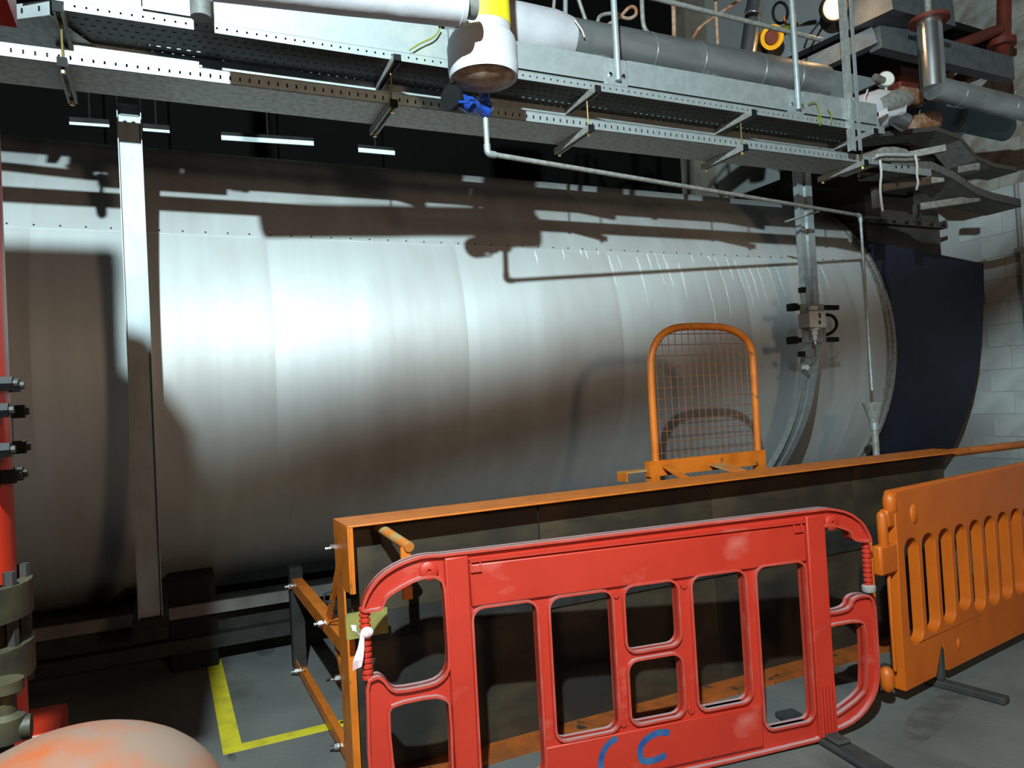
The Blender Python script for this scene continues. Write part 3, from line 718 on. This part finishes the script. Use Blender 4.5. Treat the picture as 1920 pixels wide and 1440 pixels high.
for i, (a, b) in enumerate(slots):
    lo = lows[min(i, 6)]; hl.append(rr(a, b, lo, v_top, (b-a)*.42, 4))
MB().plate([ccw(outl)]+[ccw(h)[::-1] for h in hl], fl, -.027, .027).obj('panel', 'orange_plastic', ob_, bevel=.007)
MB().tube([(.03, 0, ztop-.012), (LEN-.02, 0, ztop-.012)], .024, 10).obj('top_bead', 'orange_plastic', ob_)
for a, b in ((zz(152, 205), zz(205, 330)), (zz(112, 315), zz(160, 540)), (zz(52, 480), zz(106, 1050)), (zz(165, 690), zz(216, 1255)), (zz(135, 1240), zz(190, 1365))):
    uc = (a[0]+b[0])/2; m = MB(); r = abs(b[0]-a[0])/2; z0, z1_ = b[1], a[1]
    m.lathe([(r*.35, z0), (r*.8, z0+r*.35), (r, z0+r), (r, z1_-r), (r*.8, z1_-r*.35), (r*.35, z1_)], (uc, 0, 0), n=14); m.obj('hinge_post', 'orange_plastic', ob_)
a, b = zz(105, 560), zz(245, 650); MB().box(a[0]-.01, b[0], -.024, .024, b[1], a[1]+.035).obj('hinge_lug', 'orange_plastic', ob_, bevel=.012)
a, b = zz(150, 300), zz(205, 330); MB().box(a[0]-.02, b[0]+.03, -.022, .022, b[1]-.05, a[1]).obj('hinge_lug', 'orange_plastic', ob_, bevel=.01)
p = zz(285, 325); MB().sphere((p[0], -.02, p[1]), .045, 14, 8, (.75, .45, 1.2)).obj('lock_boss', 'orange_plastic', ob_)
p = zz(548, 1085); MB().sphere((p[0], -.022, p[1]), .022, 10, 6, (.7, .6, 1.5)).obj('lock_boss', 'orange_plastic', ob_)
uf = nu1[0]
m = MB(); m.box(uf-.03, uf+.03, -.30, .30, 0, .035).box(uf-.02, uf+.02, -.024, .024, .035, .2); m.obj('foot', 'rubber', ob_, bevel=.008)
m = MB(); m.box(LEN-.34, LEN-.28, -.30, .30, 0, .035).box(LEN-.33, LEN-.29, -.024, .024, .035, .2); m.obj('foot', 'rubber', ob_, bevel=.008)

# ------------------------------------------------------------------ red pipework at the left
py_ = 1.365; R_ = .105
px_ = P(34, 1000, y=py_)[0]-R_
rp = root('valve_stack', (px_, py_, 0), 'red painted standpipe with bolted black flange at the edge of the boiler', 'pipework')
z_ = lambda q: P(20, q, y=py_)[2]
MB().cyl((px_, py_, z_(1085)), (px_, py_, 2.86), R_-.004, 28).obj('pipe', 'red_paint', rp)
MB().cyl((px_, py_, .0), (px_, py_, z_(1258)), R_+.004, 28).obj('lower_pipe', 'red_paint', rp)
zf0, zf1 = z_(1262), z_(1088); rf = R_+.016
MB().lathe([(.07, zf0), (rf, zf0), (rf, zf0+.05), (rf-.02, zf0+.054), (rf-.02, zf1-.056), (rf, zf1-.05), (rf, zf1), (.07, zf1)], (px_, py_, 0), n=32).obj('flange_joint', 'old_brass', rp)
for k in range(10):
    a = 2*math.pi*k/10+.2; o = MB().cyl((px_+(rf-.012)*math.cos(a), py_+(rf-.012)*math.sin(a), zf0-.02), (px_+(rf-.012)*math.cos(a), py_+(rf-.012)*math.sin(a), zf1+.02), .009, 6).obj('stud', 'dark_steel', rp)
zc_ = z_(806); rs_ = .095; fx0 = px_+R_-.035
MB().lathe([(.055, -.12), (.055, -.02), (rs_, -.02), (rs_, .018), (rs_-.004, .022), (.03, .023)], (fx0, py_-.01, zc_), (1, 0, 0), 28).obj('side_flange', 'dark_steel', rp)
for k in range(8):
    a = 2*math.pi*(k+.5)/8; yy, zz_ = py_-.01+(rs_-.02)*math.cos(a), zc_+(rs_-.02)*math.sin(a)
    o = MB().cyl((fx0-.04, yy, zz_), (fx0+.048, yy, zz_), .006, 8).obj('stud', 'dark_steel', rp)
    MB().cyl((fx0+.024, yy, zz_), (fx0+.042, yy, zz_), .012, 6).obj('nut', 'black', o)
MB().box(px_-1.0, P(34, 1000, y=py_)[0]-.115, py_-.1, py_+.1, 2.955, 3.205).obj('actuator_box', 'red_paint', rp, bevel=.01)  # unseen box added to shade the left part of the boiler
m = MB(); er = px_+R_+.012
m.plate([[(px_-1.0, 2.2), (er, 2.2), (er, 2.74), (er-.02, 2.84), (er-.06, 2.905), (er-.12, 2.925), (px_-1.0, 2.925)]], lambda a, b, w: (a, w, b), py_-.1, py_+.1); m.obj('header_casing', 'red_paint', rp)  # unseen casing shaped to cast the shadow low on the boiler's left
MB().cyl((px_-.1, py_, 2.95), (px_-.1, py_, 3.01), .03, 16).obj('actuator_stem', 'dark_steel', rp)  # joins the two added shade blocks
MB().cyl((px_-.75, py_-.01, zc_), (px_, py_-.01, zc_), .06, 20).obj('branch_pipe', 'red_paint', rp)
# pump base and brackets behind the standpipe
pb = root('pump_base', (-.2, 3.0, 0), 'dim red pump bedplate on the floor behind the standpipe', 'pump base')
a, b = P(60, 1200, y=3.3), P(110, 1200, y=3.3)
MB().box(-.62, b[0], 3.2, 3.5, .0, .42).obj('pedestal', 'red_paint', pb, bevel=.01)
MB().box(-.7, .02, 2.75, 3.55, .0, .055).obj('bedplate', 'red_paint', pb)
m = MB(); m.box(-.30, -.02, 2.78, 3.18, .06, .20); m.obj('motor_foot', 'dark_steel', pb, bevel=.01)
# domed vessel at the bottom-left
cy_ = 1.0; cx_ = P(138, 1440, y=cy_)[0]; zt_ = P(150, 1377, y=cy_)[2]
dv = root('domed_vessel', (cx_, cy_, 0), 'grey domed vessel top with patches of orange paint beside the red standpipe', 'vessel')
rd = .165
pr = [(rd*math.cos(math.radians(a)), zt_-.12+.12*math.sin(math.radians(a))) for a in range(0, 90, 9)]+[(.002, zt_)]
MB().lathe([(rd, .08)]+pr, (cx_, cy_, 0), n=40).obj('shell', 'dome', dv)
MB().lathe([(rd-.06, 0), (rd-.06, .09)], (cx_, cy_, 0), n=30).obj('base_ring', 'black', dv)
# small valve between
vk = root('hand_valve', tuple(P(18, 1350, y=1.19)), 'small dull brass hand valve between standpipe and domed vessel', 'valve')
p = P(8, 1345, y=1.19)
m = MB(); m.lathe([(.01, -.12), (.01, -.035), (.024, -.03), (.024, .0), (.015, .006), (.015, .03), (.024, .034), (.024, .048)], p, n=14); m.obj('body', 'old_brass', vk)
p2 = P(10, 1395, y=1.9); MB().cyl((p[0]-.15, p[1], p[2]-.018), (p[0]+.03, p[1], p[2]-.018), .016, 14).obj('spindle', 'old_brass', vk)
MB().cyl((p[0], p[1], 0), (p[0], p[1], p[2]-.11), .011, 12).obj('stem_pipe', 'red_paint', vk)

# ------------------------------------------------------------------ walkway edge, pipes and valve overhead
yk = 3.37
def PY(y, *L): return [P(*q, y=y) for q in L]
wk = root('walkway_edge', (2.0, yk, 3.2), 'galvanised toe boards and stringer along the walkway edge above the trays', 'walkway edge')
zk0, zk1 = 3.234, 3.374
xs_ = [P(200, 5, y=yk)[0]-.3, P(267, 5, y=yk)[0], P(372, 20, y=yk)[0], 1.35, P(1130, 120, y=yk)[0], P(1175, 130, y=yk)[0], P(1475, 190, y=yk)[0], P(1506, 200, y=yk)[0], 4.40]
for i, (a, b) in enumerate(zip(xs_, xs_[1:])):
    MB().box(a, b-.005, yk-(.010 if i % 2 else .003), yk+.004, zk0-(.0 if i % 2 else .018), zk1).obj('toe_board', 'galv', wk)
MB().box(-.45, 4.4, yk+.004, yk+.05, zk0, zk0+.016).obj('stringer', 'galv', wk)
MB().box(-.35, 4.35, 3.62, 3.625, 3.135, 3.175).obj('inner_stringer', 'galv', wk)
MB().box(P(132, 80, y=3.60)[0], P(372, 100, y=3.60)[0], 3.595, 3.60, 3.095, 3.152).obj('stringer_cover', 'galv', wk)
for x in (.3, 1.5, 2.7, 3.9): MB().box(x-.015, x+.015, 3.625, 3.64, 3.12, 3.25).obj('stringer_hanger', 'galv_dark', wk)
MB().box(-1.6, 1.30, yk-.002, yk+.002, zk1, 3.72).obj('infill_sheet', 'galv', wk)  # unseen sheet added to keep lamp light off the boiler top
def base_plate(x):
    o = MB().box(x-.06, x+.06, yk-.016, yk-.010, zk0-.018, zk0+.105).obj('base_plate', 'galv', wk)
    for s in (-.042, .042): MB().cyl((x+s, yk-.016, zk0+.04), (x+s, yk-.029, zk0+.04), .011, 6).obj('bolt', 'chrome', o)
rl = root('guard_rail', (2.6, yk, 3.2), 'galvanised tubular guard rail along the walkway edge', 'railing')
yq = yk-.035
xpost = [P(376, 25, y=3.24)[0], P(1157, 110, y=yq)[0], P(1497, 195, y=yq)[0]]
for i, x in enumerate(xpost):
    if i == 0:
        z0_ = P(376, 33, y=3.24)[2]; MB().cyl((x, 3.24, z0_), (x, 3.24, 4.25), .040, 18).obj('post', 'galv_dark', rl)
        MB().beam((x, 3.24, z0_+.12), (x, yk, z0_+.12), .04, .04).obj('post_bracket', 'galv_dark', rl)
    else:
        MB().cyl((x, yq, zk0+.005), (x, yq, 4.25), .0175, 14).obj('post', 'galv', rl); base_plate(x)
MB().tube([(xpost[0], 3.24, 4.22), (xpost[0]+.3, yq, 4.22), (xpost[2]+.2, yq, 4.22)], .017, 12).obj('top_rail', 'galv', rl)
a, b = P(1240, 0, y=3.55), P(1540, 75, y=3.70)
MB().tube([a-(b-a)*.3, b], .0155, 12).obj('mid_rail', 'galv_dirty', rl)
def down(L): return list(L)+[np.array([L[-1][0], L[-1][1], 3.34])]
# bent handrails behind
hr = root('hand_rail', tuple(P(1180, 60, y=4.1)), 'looped galvanised handrail tube behind the insulated pipe', 'railing')
MB().tube(chaikin(PY(4.1, (1119,95),(1120,50),(1122,30),(1140,25),(1160,26)), 2, False), .013, 10).obj('rail', 'galv_dirty', hr)
MB().tube(chaikin(PY(4.1, (1135,50),(1165,30),(1180,12),(1192,14),(1194,28),(1180,36),(1166,32)), 2, False), .012, 10).obj('loop', 'rust', hr)
MB().tube(chaikin(PY(4.1, (1203,-40),(1204,40),(1212,62),(1230,68)), 2, False), .016, 10).obj('rail', 'galv_dirty', hr)
MB().tube(down(PY(4.1, (1262,-40),(1264,78))), .0155, 10).obj('upright', 'rust', hr)
MB().tube(down(PY(4.1, (1340,-40),(1346,95))), .0115, 10).obj('upright', 'rust', hr)
MB().tube(down(PY(4.1, (1042,-40),(1037,30))), .0115, 10).obj('upright', 'galv_dirty', hr)
MB().tube(down(PY(4.1, (1060,-40),(1060,40))), .016, 10).obj('upright', 'galv', hr)
MB().tube(down(PY(4.1, (1075,-30),(1102,50))), .013, 10).obj('stay', 'galv_dirty', hr)
MB().tube(chaikin(PY(4.1, (1300,70),(1312,50),(1345,28),(1395,-5)), 1, False), .011, 10).obj('stay', 'rust', hr)
# aluminium clad pipe
ip = root('insulated_pipe', tuple(P(1300, 180, y=3.78)), 'aluminium-clad insulated pipe lying along the walkway', 'pipe')
ypp = 3.78; rp_ = .127
def on_pipe(px, py): return P(px, py, y=ypp)
c0, c1 = on_pipe(1060, 74), on_pipe(1540, 158); d = nrm(c1-c0)
o = MB().cyl(c0, c1, rp_, 36).obj('cladding', 'alu_dull', ip)
for f in (.28, .46, .70, .86):
    q = c0+(c1-c0)*f; MB().cyl(q-d*.006, q+d*.006, rp_+.0025, 36).obj('band', 'alu_dull', o)
e0 = on_pipe(972, 60)
MB().tube([e0-d*.4, e0, c0-d*.10, c0-d*.016, c0+d*.016], [rp_+.028, rp_+.033, rp_+.025, rp_+.010, rp_+.003], 28).obj('lagging_jacket', 'lagging', ip)
MB().tube(chaikin(PY(3.63, (1078,38),(1088,52),(1092,58),(1096,70)), 1, False), .005, 6).obj('tie_cord', 'rope', ip)
for f in (.1, .5, .95):
    q = c0+(c1-c0)*f; MB().box(q[0]-.03, q[0]+.03, q[1]-.1, q[1]+.1, 3.335, q[2]-rp_+.015).obj('pipe_shoe', 'galv_dark', ip)
# white lagged pipe at the top-left
lp = root('lagged_pipe', tuple(P(650, 30, y=2.75)), 'white fabric lagged pipe passing in front of the toe boards', 'pipe')
yy = 2.75; rl_ = .085
b0, b1 = P(440, 2, y=yy), P(862, 47, y=yy)
q0 = b0+[0, 0, rl_]; q1 = b1+[0, 0, rl_]; dd = nrm(q1-q0); q00 = q0-dd*.08
MB().tube([q00, q0, q0+dd*.4, q0+(q1-q0)*.62, q0+(q1-q0)*.66, q0+(q1-q0)*.68, q1-dd*.02, q1], [rl_, rl_, rl_*1.02, rl_, rl_*.985, rl_*1.01, rl_*1.02, rl_*.98], 28).obj('lagging_jacket', 'lagging', lp)
MB().tube([q1, q1+dd*.07], rl_*.62, 20).obj('pipe_end', 'galv_dark', lp)
MB().cyl(q1-dd*.010, q1+dd*.010, rl_*1.05, 28).obj('end_cuff', 'lagging', lp)
# vertical pipe with yellow band and lagged valve
yv = 3.02; rv = .125
vp = root('riser_pipe', tuple(P(905, 160, y=yv)), 'bright riser pipe with yellow band above a lagged valve body', 'pipe')
xc = P(906, 60, y=yv)[0]
zA, zB = P(905, 70, y=yv)[2], P(905, 148, y=yv)[2]
MB().cyl((xc, yv, zA-.02), (xc, yv, zA+.04), rv, 32).obj('pipe', 'lagging', vp)
MB().cyl((xc, yv, zA+.04), (xc, yv, zA+.32), rv+.002, 32).obj('yellow_band', 'yellow', vp)
MB().cyl((xc, yv, zA+.32), (xc, yv, zA+.9), rv, 32).obj('pipe', 'lagging', vp)
ro = .158
MB().lathe([(.12, zB+.02), (ro*.97, zB), (ro*1.01, zB+.04), (ro, zB+.09), (ro*1.01, zA-.055), (ro*.96, zA-.02), (ro*.88, zA), (.12, zA+.01)], (xc-.01, yv, 0), n=36).obj('lagging_jacket', 'lagging', vp)
MB().lathe([(.04, zB-.025), (.115, zB-.004), (.142, zB+.01), (.145, zB+.03)], (xc-.01, yv, 0), n=24).obj('torn_edge', 'lagging_cut', vp)
# blue valve
bv = root('valve', tuple(P(880, 205, y=yv+.1)), 'small blue valve with a black handwheel under the lagged valve body', 'valve')
v0 = P(846, 183, y=yv+.10); v1 = np.array([e1[0], e1[1], v0[2]+.005]); dv_ = nrm(v1-v0)
MB().lathe([(.045, -.010), (.058, -.010), (.060, 0), (.060, .016), (.055, .023), (.040, .027)], v0, dv_, 24).obj('handwheel', 'black', bv)
LV = float(np.linalg.norm(v1-v0))
MB().lathe([(.024, .02), (.035, .028), (.035, LV*.4), (.043, LV*.45), (.043, LV*.6), (.03, LV*.72), (.036, LV*.85), (.045, LV)], v0, dv_, 18).obj('body', 'blue', bv)
pf = P(909, 200, y=yl)
for z0_, z1_, mt in ((-.010, 0, 'galv'), (0, .010, 'blue')): MB().cyl((e1[0], e1[1], pf[2]+z0_), (e1[0], e1[1], pf[2]+z1_), .042, 20).obj('flange', mt, bv)
MB().cyl((e1[0], e1[1], pf[2]+.010), (e1[0], e1[1], pf[2]+.11), .027, 16).obj('neck', 'blue', bv)
for k in range(4):
    a = math.pi/4+k*math.pi/2; MB().cyl((e1[0]+.031*math.cos(a), e1[1]+.031*math.sin(a), pf[2]-.018), (e1[0]+.031*math.cos(a), e1[1]+.031*math.sin(a), pf[2]+.021), .006, 8).obj('bolt', 'chrome', bv)
MB().tube(chaikin([P(860, 191, y=yv+.05), P(876, 192, y=yv+.05), P(878, 186, y=yv+.05), P(890, 188, y=yv+.08)], 1, False), .007, 8).obj('yoke', 'blue', bv)
MB().tube(chaikin(PY(3.33, (826,52),(815,70),(790,80),(768,94)), 2, False), .004, 6).obj('earth_wire', 'green_yellow', label='thin yellow-green earth wire curling down beside the lagged pipe end', cat='wire')

# ------------------------------------------------------------------ upper right clutter
st = root('hanging_strut', tuple(P(1600, 280, y=3.320)), 'pale galvanised strut hanging down past the lower tray end', 'strut')
xs1 = P(1596, 150, y=3.337)[0]; z0 = P(1606, 283, y=3.337)[2]
MB().box(xs1-.037, xs1+.004, 3.337, 3.345, z0, 4.3).obj('web', 'galv', st); MB().box(xs1+.004, xs1+.029, 3.312, 3.32, z0-.003, 4.3).obj('face', 'galv', st)
MB().box(xs1-.037, xs1-.033, 3.32, 3.37, z0, 4.3).obj('flange', 'galv_dirty', st)
# platform steel
pl = root('steel_platform', tuple(P(1640, 80, y=4.150)), 'grey steel beams carrying an upper platform beyond the walkway end', 'platform')
def member(nm, a, b, ya, yb, w, h, mt='galv_dark', par=pl):
    p, q = P(*a, y=ya), P(*b, y=yb); MB().beam(p, q, w, h).obj(nm, mt, par)
member('beam', (1440,105), (1640,10), 4.399, 3.818, .1, .20, 'steel_grey')
member('beam', (1500,135), (1640,70), 4.233, 3.818, .1, .13, 'steel_grey')
member('beam', (1640,70), (1890,132), 3.818, 3.95, .1, .2, 'steel_grey')
member('beam', (1620,10), (1740,42), 3.735, 3.901, .4, .24, 'steel_grey')
member('beam', (1330,128), (1480,70), 4.565, 4.399, .1, .14)
member('soffit_plate', (1560,60), (1800,120), 4.482, 4.731, 1.0, .06, 'soffit')
# end of walkway post; near-black panel stands in for the unlit void behind
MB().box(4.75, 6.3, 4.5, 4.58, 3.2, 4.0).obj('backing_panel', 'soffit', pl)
MB().tube(PY(3.901, (1544,130),(1548,200)), .02, 10).obj('post', 'galv_dirty', pl)
member('bracket', (1525,118), (1545,105), 3.818, 3.818, .05, .05, 'galv')
# hinged aluminium pipe leaning
q = root('aluminium_pipe', tuple(P(1400, 95, y=4.233)), 'shiny aluminium-clad pipe leaning above the clad walkway pipe', 'pipe')
MB().tube(PY(4.233, (1425,-60),(1402,105)), .062, 20).obj('cladding', 'alu', q); 
p_, r_ = P(1414, 18, y=4.233), P(1411, 30, y=4.233); MB().cyl(p_, r_, .066, 20).obj('band', 'alu', q)
# elbowed aluminium pipe at right
q = root('aluminium_pipe', tuple(P(1750, 170, y=3.486)), 'bright aluminium-clad pipe with a mitred elbow by the red pipes', 'pipe')
ya = 3.53
t0, t1 = P(1742, 42, y=ya), P(1746, 168, y=ya); t2 = P(1930, 208, y=ya-.08)
el = P(1750, 165, y=ya)
MB().tube([t0, el], .085, 28).obj('upright', 'alu', q)
MB().tube([el, el+(t2-el)*1.0], .085, 28).obj('arm', 'alu_dull', q)
for f in (.25, .78): 
    c = el+(t2-el)*f; MB().cyl(c-nrm(t2-el)*.006, c+nrm(t2-el)*.006, .088, 28).obj('band', 'alu_dull', q)
MB().lathe([(.09, 0), (.14, 0), (.14, .025), (.08, .025)], t0, n=24).obj('flange', 'red_brown', q)
MB().cyl(t0+[0, 0, .02], t0+[0, 0, .5], .025, 12).obj('spindle', 'galv_dirty', q)
# red pipes
q = root('red_pipe', tuple(P(1880, 100, y=4.482)), 'dull red pipe dropping down the end wall with side branches', 'pipe')
MB().tube(chaikin(PY(4.15, (1883,-60),(1882,85),(1875,112),(1850,130),(1800,150)), 2, False), .06, 16).obj('main_pipe', 'red_brown', q)
MB().tube(PY(4.15, (1770,95),(1875,55)), .05, 16).obj('branch_pipe', 'red_brown', q)
MB().lathe([(.05, 0), (.12, 0), (.12, .06), (.05, .06)], P(1878, 88, y=4.15), n=18).obj('flange', 'red_brown', q)
q = root('red_box', tuple(P(1710, 160, y=4.233)), 'orange-red actuator housing behind the pressure gauge', 'actuator')
a, b = P(1685, 120, y=4.233), P(1725, 185, y=4.233)
MB().box(a[0], b[0]+.05, 4.23, 4.40, b[2]-.05, a[2]).obj('housing', 'red_brown', q, bevel=.02)
MB().cyl(P(1690, 178, y=4.191), P(1720, 182, y=4.191), .07, 16).obj('neck', 'rust', q)
# gauge
q = root('pressure_gauge', tuple(P(1658, 185, y=3.735)), 'round pale pressure gauge on a stem above the foil-wrapped valve', 'gauge')
g = P(1660, 150, y=3.735)
MB().lathe([(.052, -.02), (.062, -.018), (.062, .02), (.056, .024)], g, nrm([-.5, -1, .1]), 24).obj('case', 'galv_dirty', q)
MB().lathe([(.053, .022), (.053, .0255)], g, nrm([-.5, -1, .1]), 24).obj('dial', 'glass_dial', q)
MB().cyl(g-[0, 0, .06], g-[0, 0, .16], .014, 10).obj('stem', 'galv', q)
MB().tube(PY(3.735, (1640,145),(1655,152)), .03, 10).obj('back_box', 'galv_dark', q)
# foil wrapped valve
q = root('lagged_valve', tuple(P(1645, 240, y=3.776)), 'silvery lagging jacket bundled round a valve below the gauge', 'valve')
MB().tube([P(1586, 222, y=3.942), P(1600, 216, y=3.901), P(1650, 206, y=3.735), P(1690, 200, y=3.652)], [.09, .13, .15, .10], 18).obj('lagging_jacket', 'lagging', q)
MB().tube([P(1655, 196, y=3.635), P(1680, 190, y=3.635), P(1702, 186, y=3.635)], [.05, .085, .05], 14).obj('flange_cover', 'galv_dirty', q)
MB().tube([P(1672, 225, y=3.619), P(1692, 228, y=3.619), P(1705, 222, y=3.619)], [.03, .07, .03], 10).obj('foil_end', 'alu', q)
a, b = P(1650, 205, y=3.569), P(1663, 218, y=3.569); MB().beam(P(1648, 216, y=3.594), P(1664, 207, y=3.594), .004, .04).obj('printed_tag', 'tape', q)
MB().tube(PY(3.693, (1627,168),(1622,182),(1621,192)), .006, 6).obj('cord', 'rope', q)
# rope tied pad on the tray end
q = root('lagging_pad', tuple(P(1690, 300, y=3.486)), 'folded grey lagging pad resting on the tray with cords hanging down', 'lagging pad')
top_ = [(1640,297),(1648,282),(1658,275),(1680,274),(1700,278),(1714,290),(1730,300),(1700,302),(1660,301)]
pp = [(P(*t, y=3.420)) for t in top_]; m = MB(); n = len(pp)
for dy_ in (0, .22):
    for t in pp: m.v.append((t[0]+(.02 if dy_ else 0), t[1]+dy_, t[2]+(.02 if dy_ else 0)))
m.f.append(tuple(range(n))); m.f.append(tuple(range(2*n-1, n-1, -1)))
for i in range(n): m.f.append((i, (i+1) % n, n+(i+1) % n, n+i))
m.obj('pad', 'galv_dirty', q, bevel=.012)
MB().tube(PY(3.403, (1645,292),(1660,290),(1700,291),(1710,290)), .012, 8).obj('hem', 'lagging', q)
MB().tube(chaikin(PY(3.395, (1650,300),(1653,325),(1650,350),(1652,375),(1655,396)), 1, False), .008, 7).obj('cord', 'rope', q)
MB().tube(chaikin(PY(3.395, (1716,290),(1720,310),(1719,328),(1722,342),(1718,356)), 1, False), .008, 7).obj('cord', 'rope', q)
# yellow ear defenders / clamp lamp
q = root('task_lamp', tuple(P(1455, 60, y=4.316)), 'yellow plastic task lamp clipped below the mid rail', 'lamp')
MB().lathe([(.03, -.16), (.06, -.12), (.085, 0), (.09, .02), (.06, .02), (.05, -.03)], P(1446, 70, y=4.150), nrm([-.35, -.8, -.4]), 20).obj('shade', 'amber', q)
MB().lathe([(.05, -.02), (.05, .01)], P(1446, 70, y=4.150), nrm([-.35, -.8, -.4]), 16).obj('bulb', 'red_brown', q)
MB().tube(PY(4.233, (1455,62),(1478,52),(1492,48)), .03, 10).obj('handle', 'green_yellow', q)
MB().tube([P(1463+14*math.cos(t/12*6.283), 24+20*math.sin(t/12*6.283), y=4.274) for t in range(12)], .011, 8, closed=True).obj('cord_loop', 'black', q)
MB().tube(PY(4.233, (1470,30),(1474,48)), .008, 6).obj('flex', 'orange_paint', q)
# round bulkhead lamp glowing
q = root('bulkhead_lamp', tuple(P(1566, 18, y=3.818)), 'round bulkhead lamp glowing warm orange at the platform corner', 'lamp')
lc = P(1565, 14, y=3.818); ax = nrm([-.45, -.8, -.35])
MB().lathe([(.05, -.09), (.095, -.06), (.102, .0), (.092, .014), (.084, .0)], lc, ax, 24).obj('housing', 'dark_steel', q)
MB().lathe([(.084, -.002), (.074, .016), (.04, .028), (.002, .031)], lc, ax, 24).obj('lens', 'lamp_glow', q)
_l = bpy.data.lights.new('bulkhead_lamp_light', 'POINT'); _l.energy = 4; _l.color = (1, .62, .30); _l.shadow_soft_size = .05
_o = bpy.data.objects.new('bulkhead_lamp_light', _l); COL.objects.link(_o); _o.location = lc+ax*.12
MB().tube(chaikin(PY(3.942, (1550,25),(1530,50),(1515,70),(1508,90)), 1, False), .008, 7).obj('flex', 'black', q)
# yellow-green wires at the tray end
wl = ['long yellow-green earth wire looping over the far end of the upper tray', 'short stiff yellow-green earth wire by the hanging strut', 'tiny yellow-green wire end hooked over the upper tray flange']
for i, L in enumerate(([(1515,195),(1530,190),(1536,205),(1540,230)], [(1552,205),(1560,215),(1558,232)], [(1535,215),(1533,228),(1538,235)])):
    MB().tube(chaikin(PY(3.34, *L), 2, False), .004, 6).obj('earth_wire', 'green_yellow', label=wl[i], cat='wire', group='earth wires at the tray end')
# lower brackets of the far trays
q = root('tray_support', tuple(P(1750, 380, y=3.735)), 'dim channel brackets carrying the far tray ends by the smokebox duct', 'bracket')
for a, b, ya_, yb_ in (((1655,352),(1768,335),3.73,3.49), ((1725,388),(1835,372),3.73,3.49), ((1700,292),(1772,278),3.82,3.65), ((1800,318),(1833,312),3.73,3.57)):
    MB().beam(P(*a, y=ya_), P(*b, y=yb_), .04, .05).obj('channel_bar', 'galv_dirty', q)
for px, y0, y1 in ((1642, 352, 390), (1720, 385, 415)):
    a, b = P(px, y0, y=3.776), P(px, y1, y=3.776); MB().box(a[0]-.025, a[0]+.025, 3.76, 3.80, b[2], a[2]).obj('drop_leg', 'duct', q)
q = root('blue_flange', tuple(P(1785, 235, y=3.901)), 'blue-grey pipe flange under the aluminium elbow', 'flange')
MB().lathe([(.1, -.3), (.1, -.04), (.15, -.04), (.15, .04), (.1, .04), (.1, .5)], P(1795, 222, y=3.942), nrm([.9, -.2, -.15]), 22).obj('pipe', 'blue_grey', q)
MB().tube(PY(3.901, (1750,226),(1700,240)), .08, 14).obj('lagging', 'rust', q)
q = root('wall_conduit', tuple(P(1912, 730, x=XW-.06)), 'thin vertical conduit clipped to the white end wall', 'conduit')
a, b = P(1912, 440, x=XW-.04), P(1914, 760, x=XW-.04)
MB().cyl((XW-.04, a[1], a[2]+.5), (XW-.04, a[1], b[2]), .022, 10).obj('conduit', 'grey_plastic', q)
for py in (470, 742): 
    p = P(1912, py, x=XW-.04); MB().box(XW-.07, XW, a[1]-.05, a[1]+.05, p[2]-.025, p[2]+.025).obj('clip', 'grey_plastic', q)
# glowing bars added in place of lit strips far behind the boiler
bl_ = ['cool white batten light with a broken row of bright spots behind the upright channel', 'short cool white batten light just beside the upright channel', 'longest cool white batten light over the boiler top', 'short cool white batten light over the boiler top nearest the blue valve']
for i, (x0p, x1p, y0p, y1p) in enumerate(((130, 205, 231, 236), (268, 318, 243, 247), (415, 588, 258, 269), (672, 740, 281, 287))):
    a, b = P(x0p, y0p, y=6.6), P(x1p, y1p, y=6.6); hh = .018 if i > 1 else .009
    q = root('batten_light', tuple((a+b)/2), bl_[i], 'lamp', 'batten lights behind the boiler')
    MB().beam(a+[0, .04, .03], b+[0, .04, .03], .06, .05).obj('housing', 'dark_steel', q)
    MB().beam(a, b, .015, hh*2).obj('diffuser', 'tube_light', q)
    MB().cyl((a+b)/2+[0, .04, .04], ((a+b)[0]/2, 6.64, 7.5), .008, 8).obj('suspension_rod', 'dark_steel', q)
# flood lamp fitting for the main light
ax_ = nrm(np.array(LAMP)-np.array([1.3, 4.6, 2.3]))
q = root('flood_lamp', (LAMP[0]-.1, LAMP[1]-.5, 0), 'small flood lamp on a tall tripod mast in the aisle', 'lamp')
MB().lathe([(.05, .16), (.07, .10), (.085, .02), (.080, .02), (.06, .08), (.01, .09)], LAMP, ax_, 24).obj('reflector', 'alu_dull', q)
mp = np.array(LAMP)+ax_*.15
MB().cyl((mp[0], mp[1], 0.3), (mp[0], mp[1], mp[2]), .018, 12).obj('mast', 'galv', q)
for k in range(3):
    a = 2*math.pi*k/3+.4; MB().cyl((mp[0], mp[1], .75), (mp[0]+.45*math.cos(a), mp[1]+.45*math.sin(a), 0.01), .012, 10).obj('leg', 'galv', q)
# unseen tube added in front of the lamp head to shade the lower boiler
LB = np.array(LAMP); bar = lambda x: LB+np.array([x, .45, .17*x-.236])
MB().tube([bar(-.55), bar(1.1)], .038, 16).obj('bull_bar', 'galv', q)
for x in (-.5, .55):
    p = bar(x); MB().tube([p, (p[0], mp[1]+.1, p[2]-.35), (mp[0], mp[1], p[2]-.45)], .014, 10).obj('bar_arm', 'galv', q)  # arms carrying the added shade bar
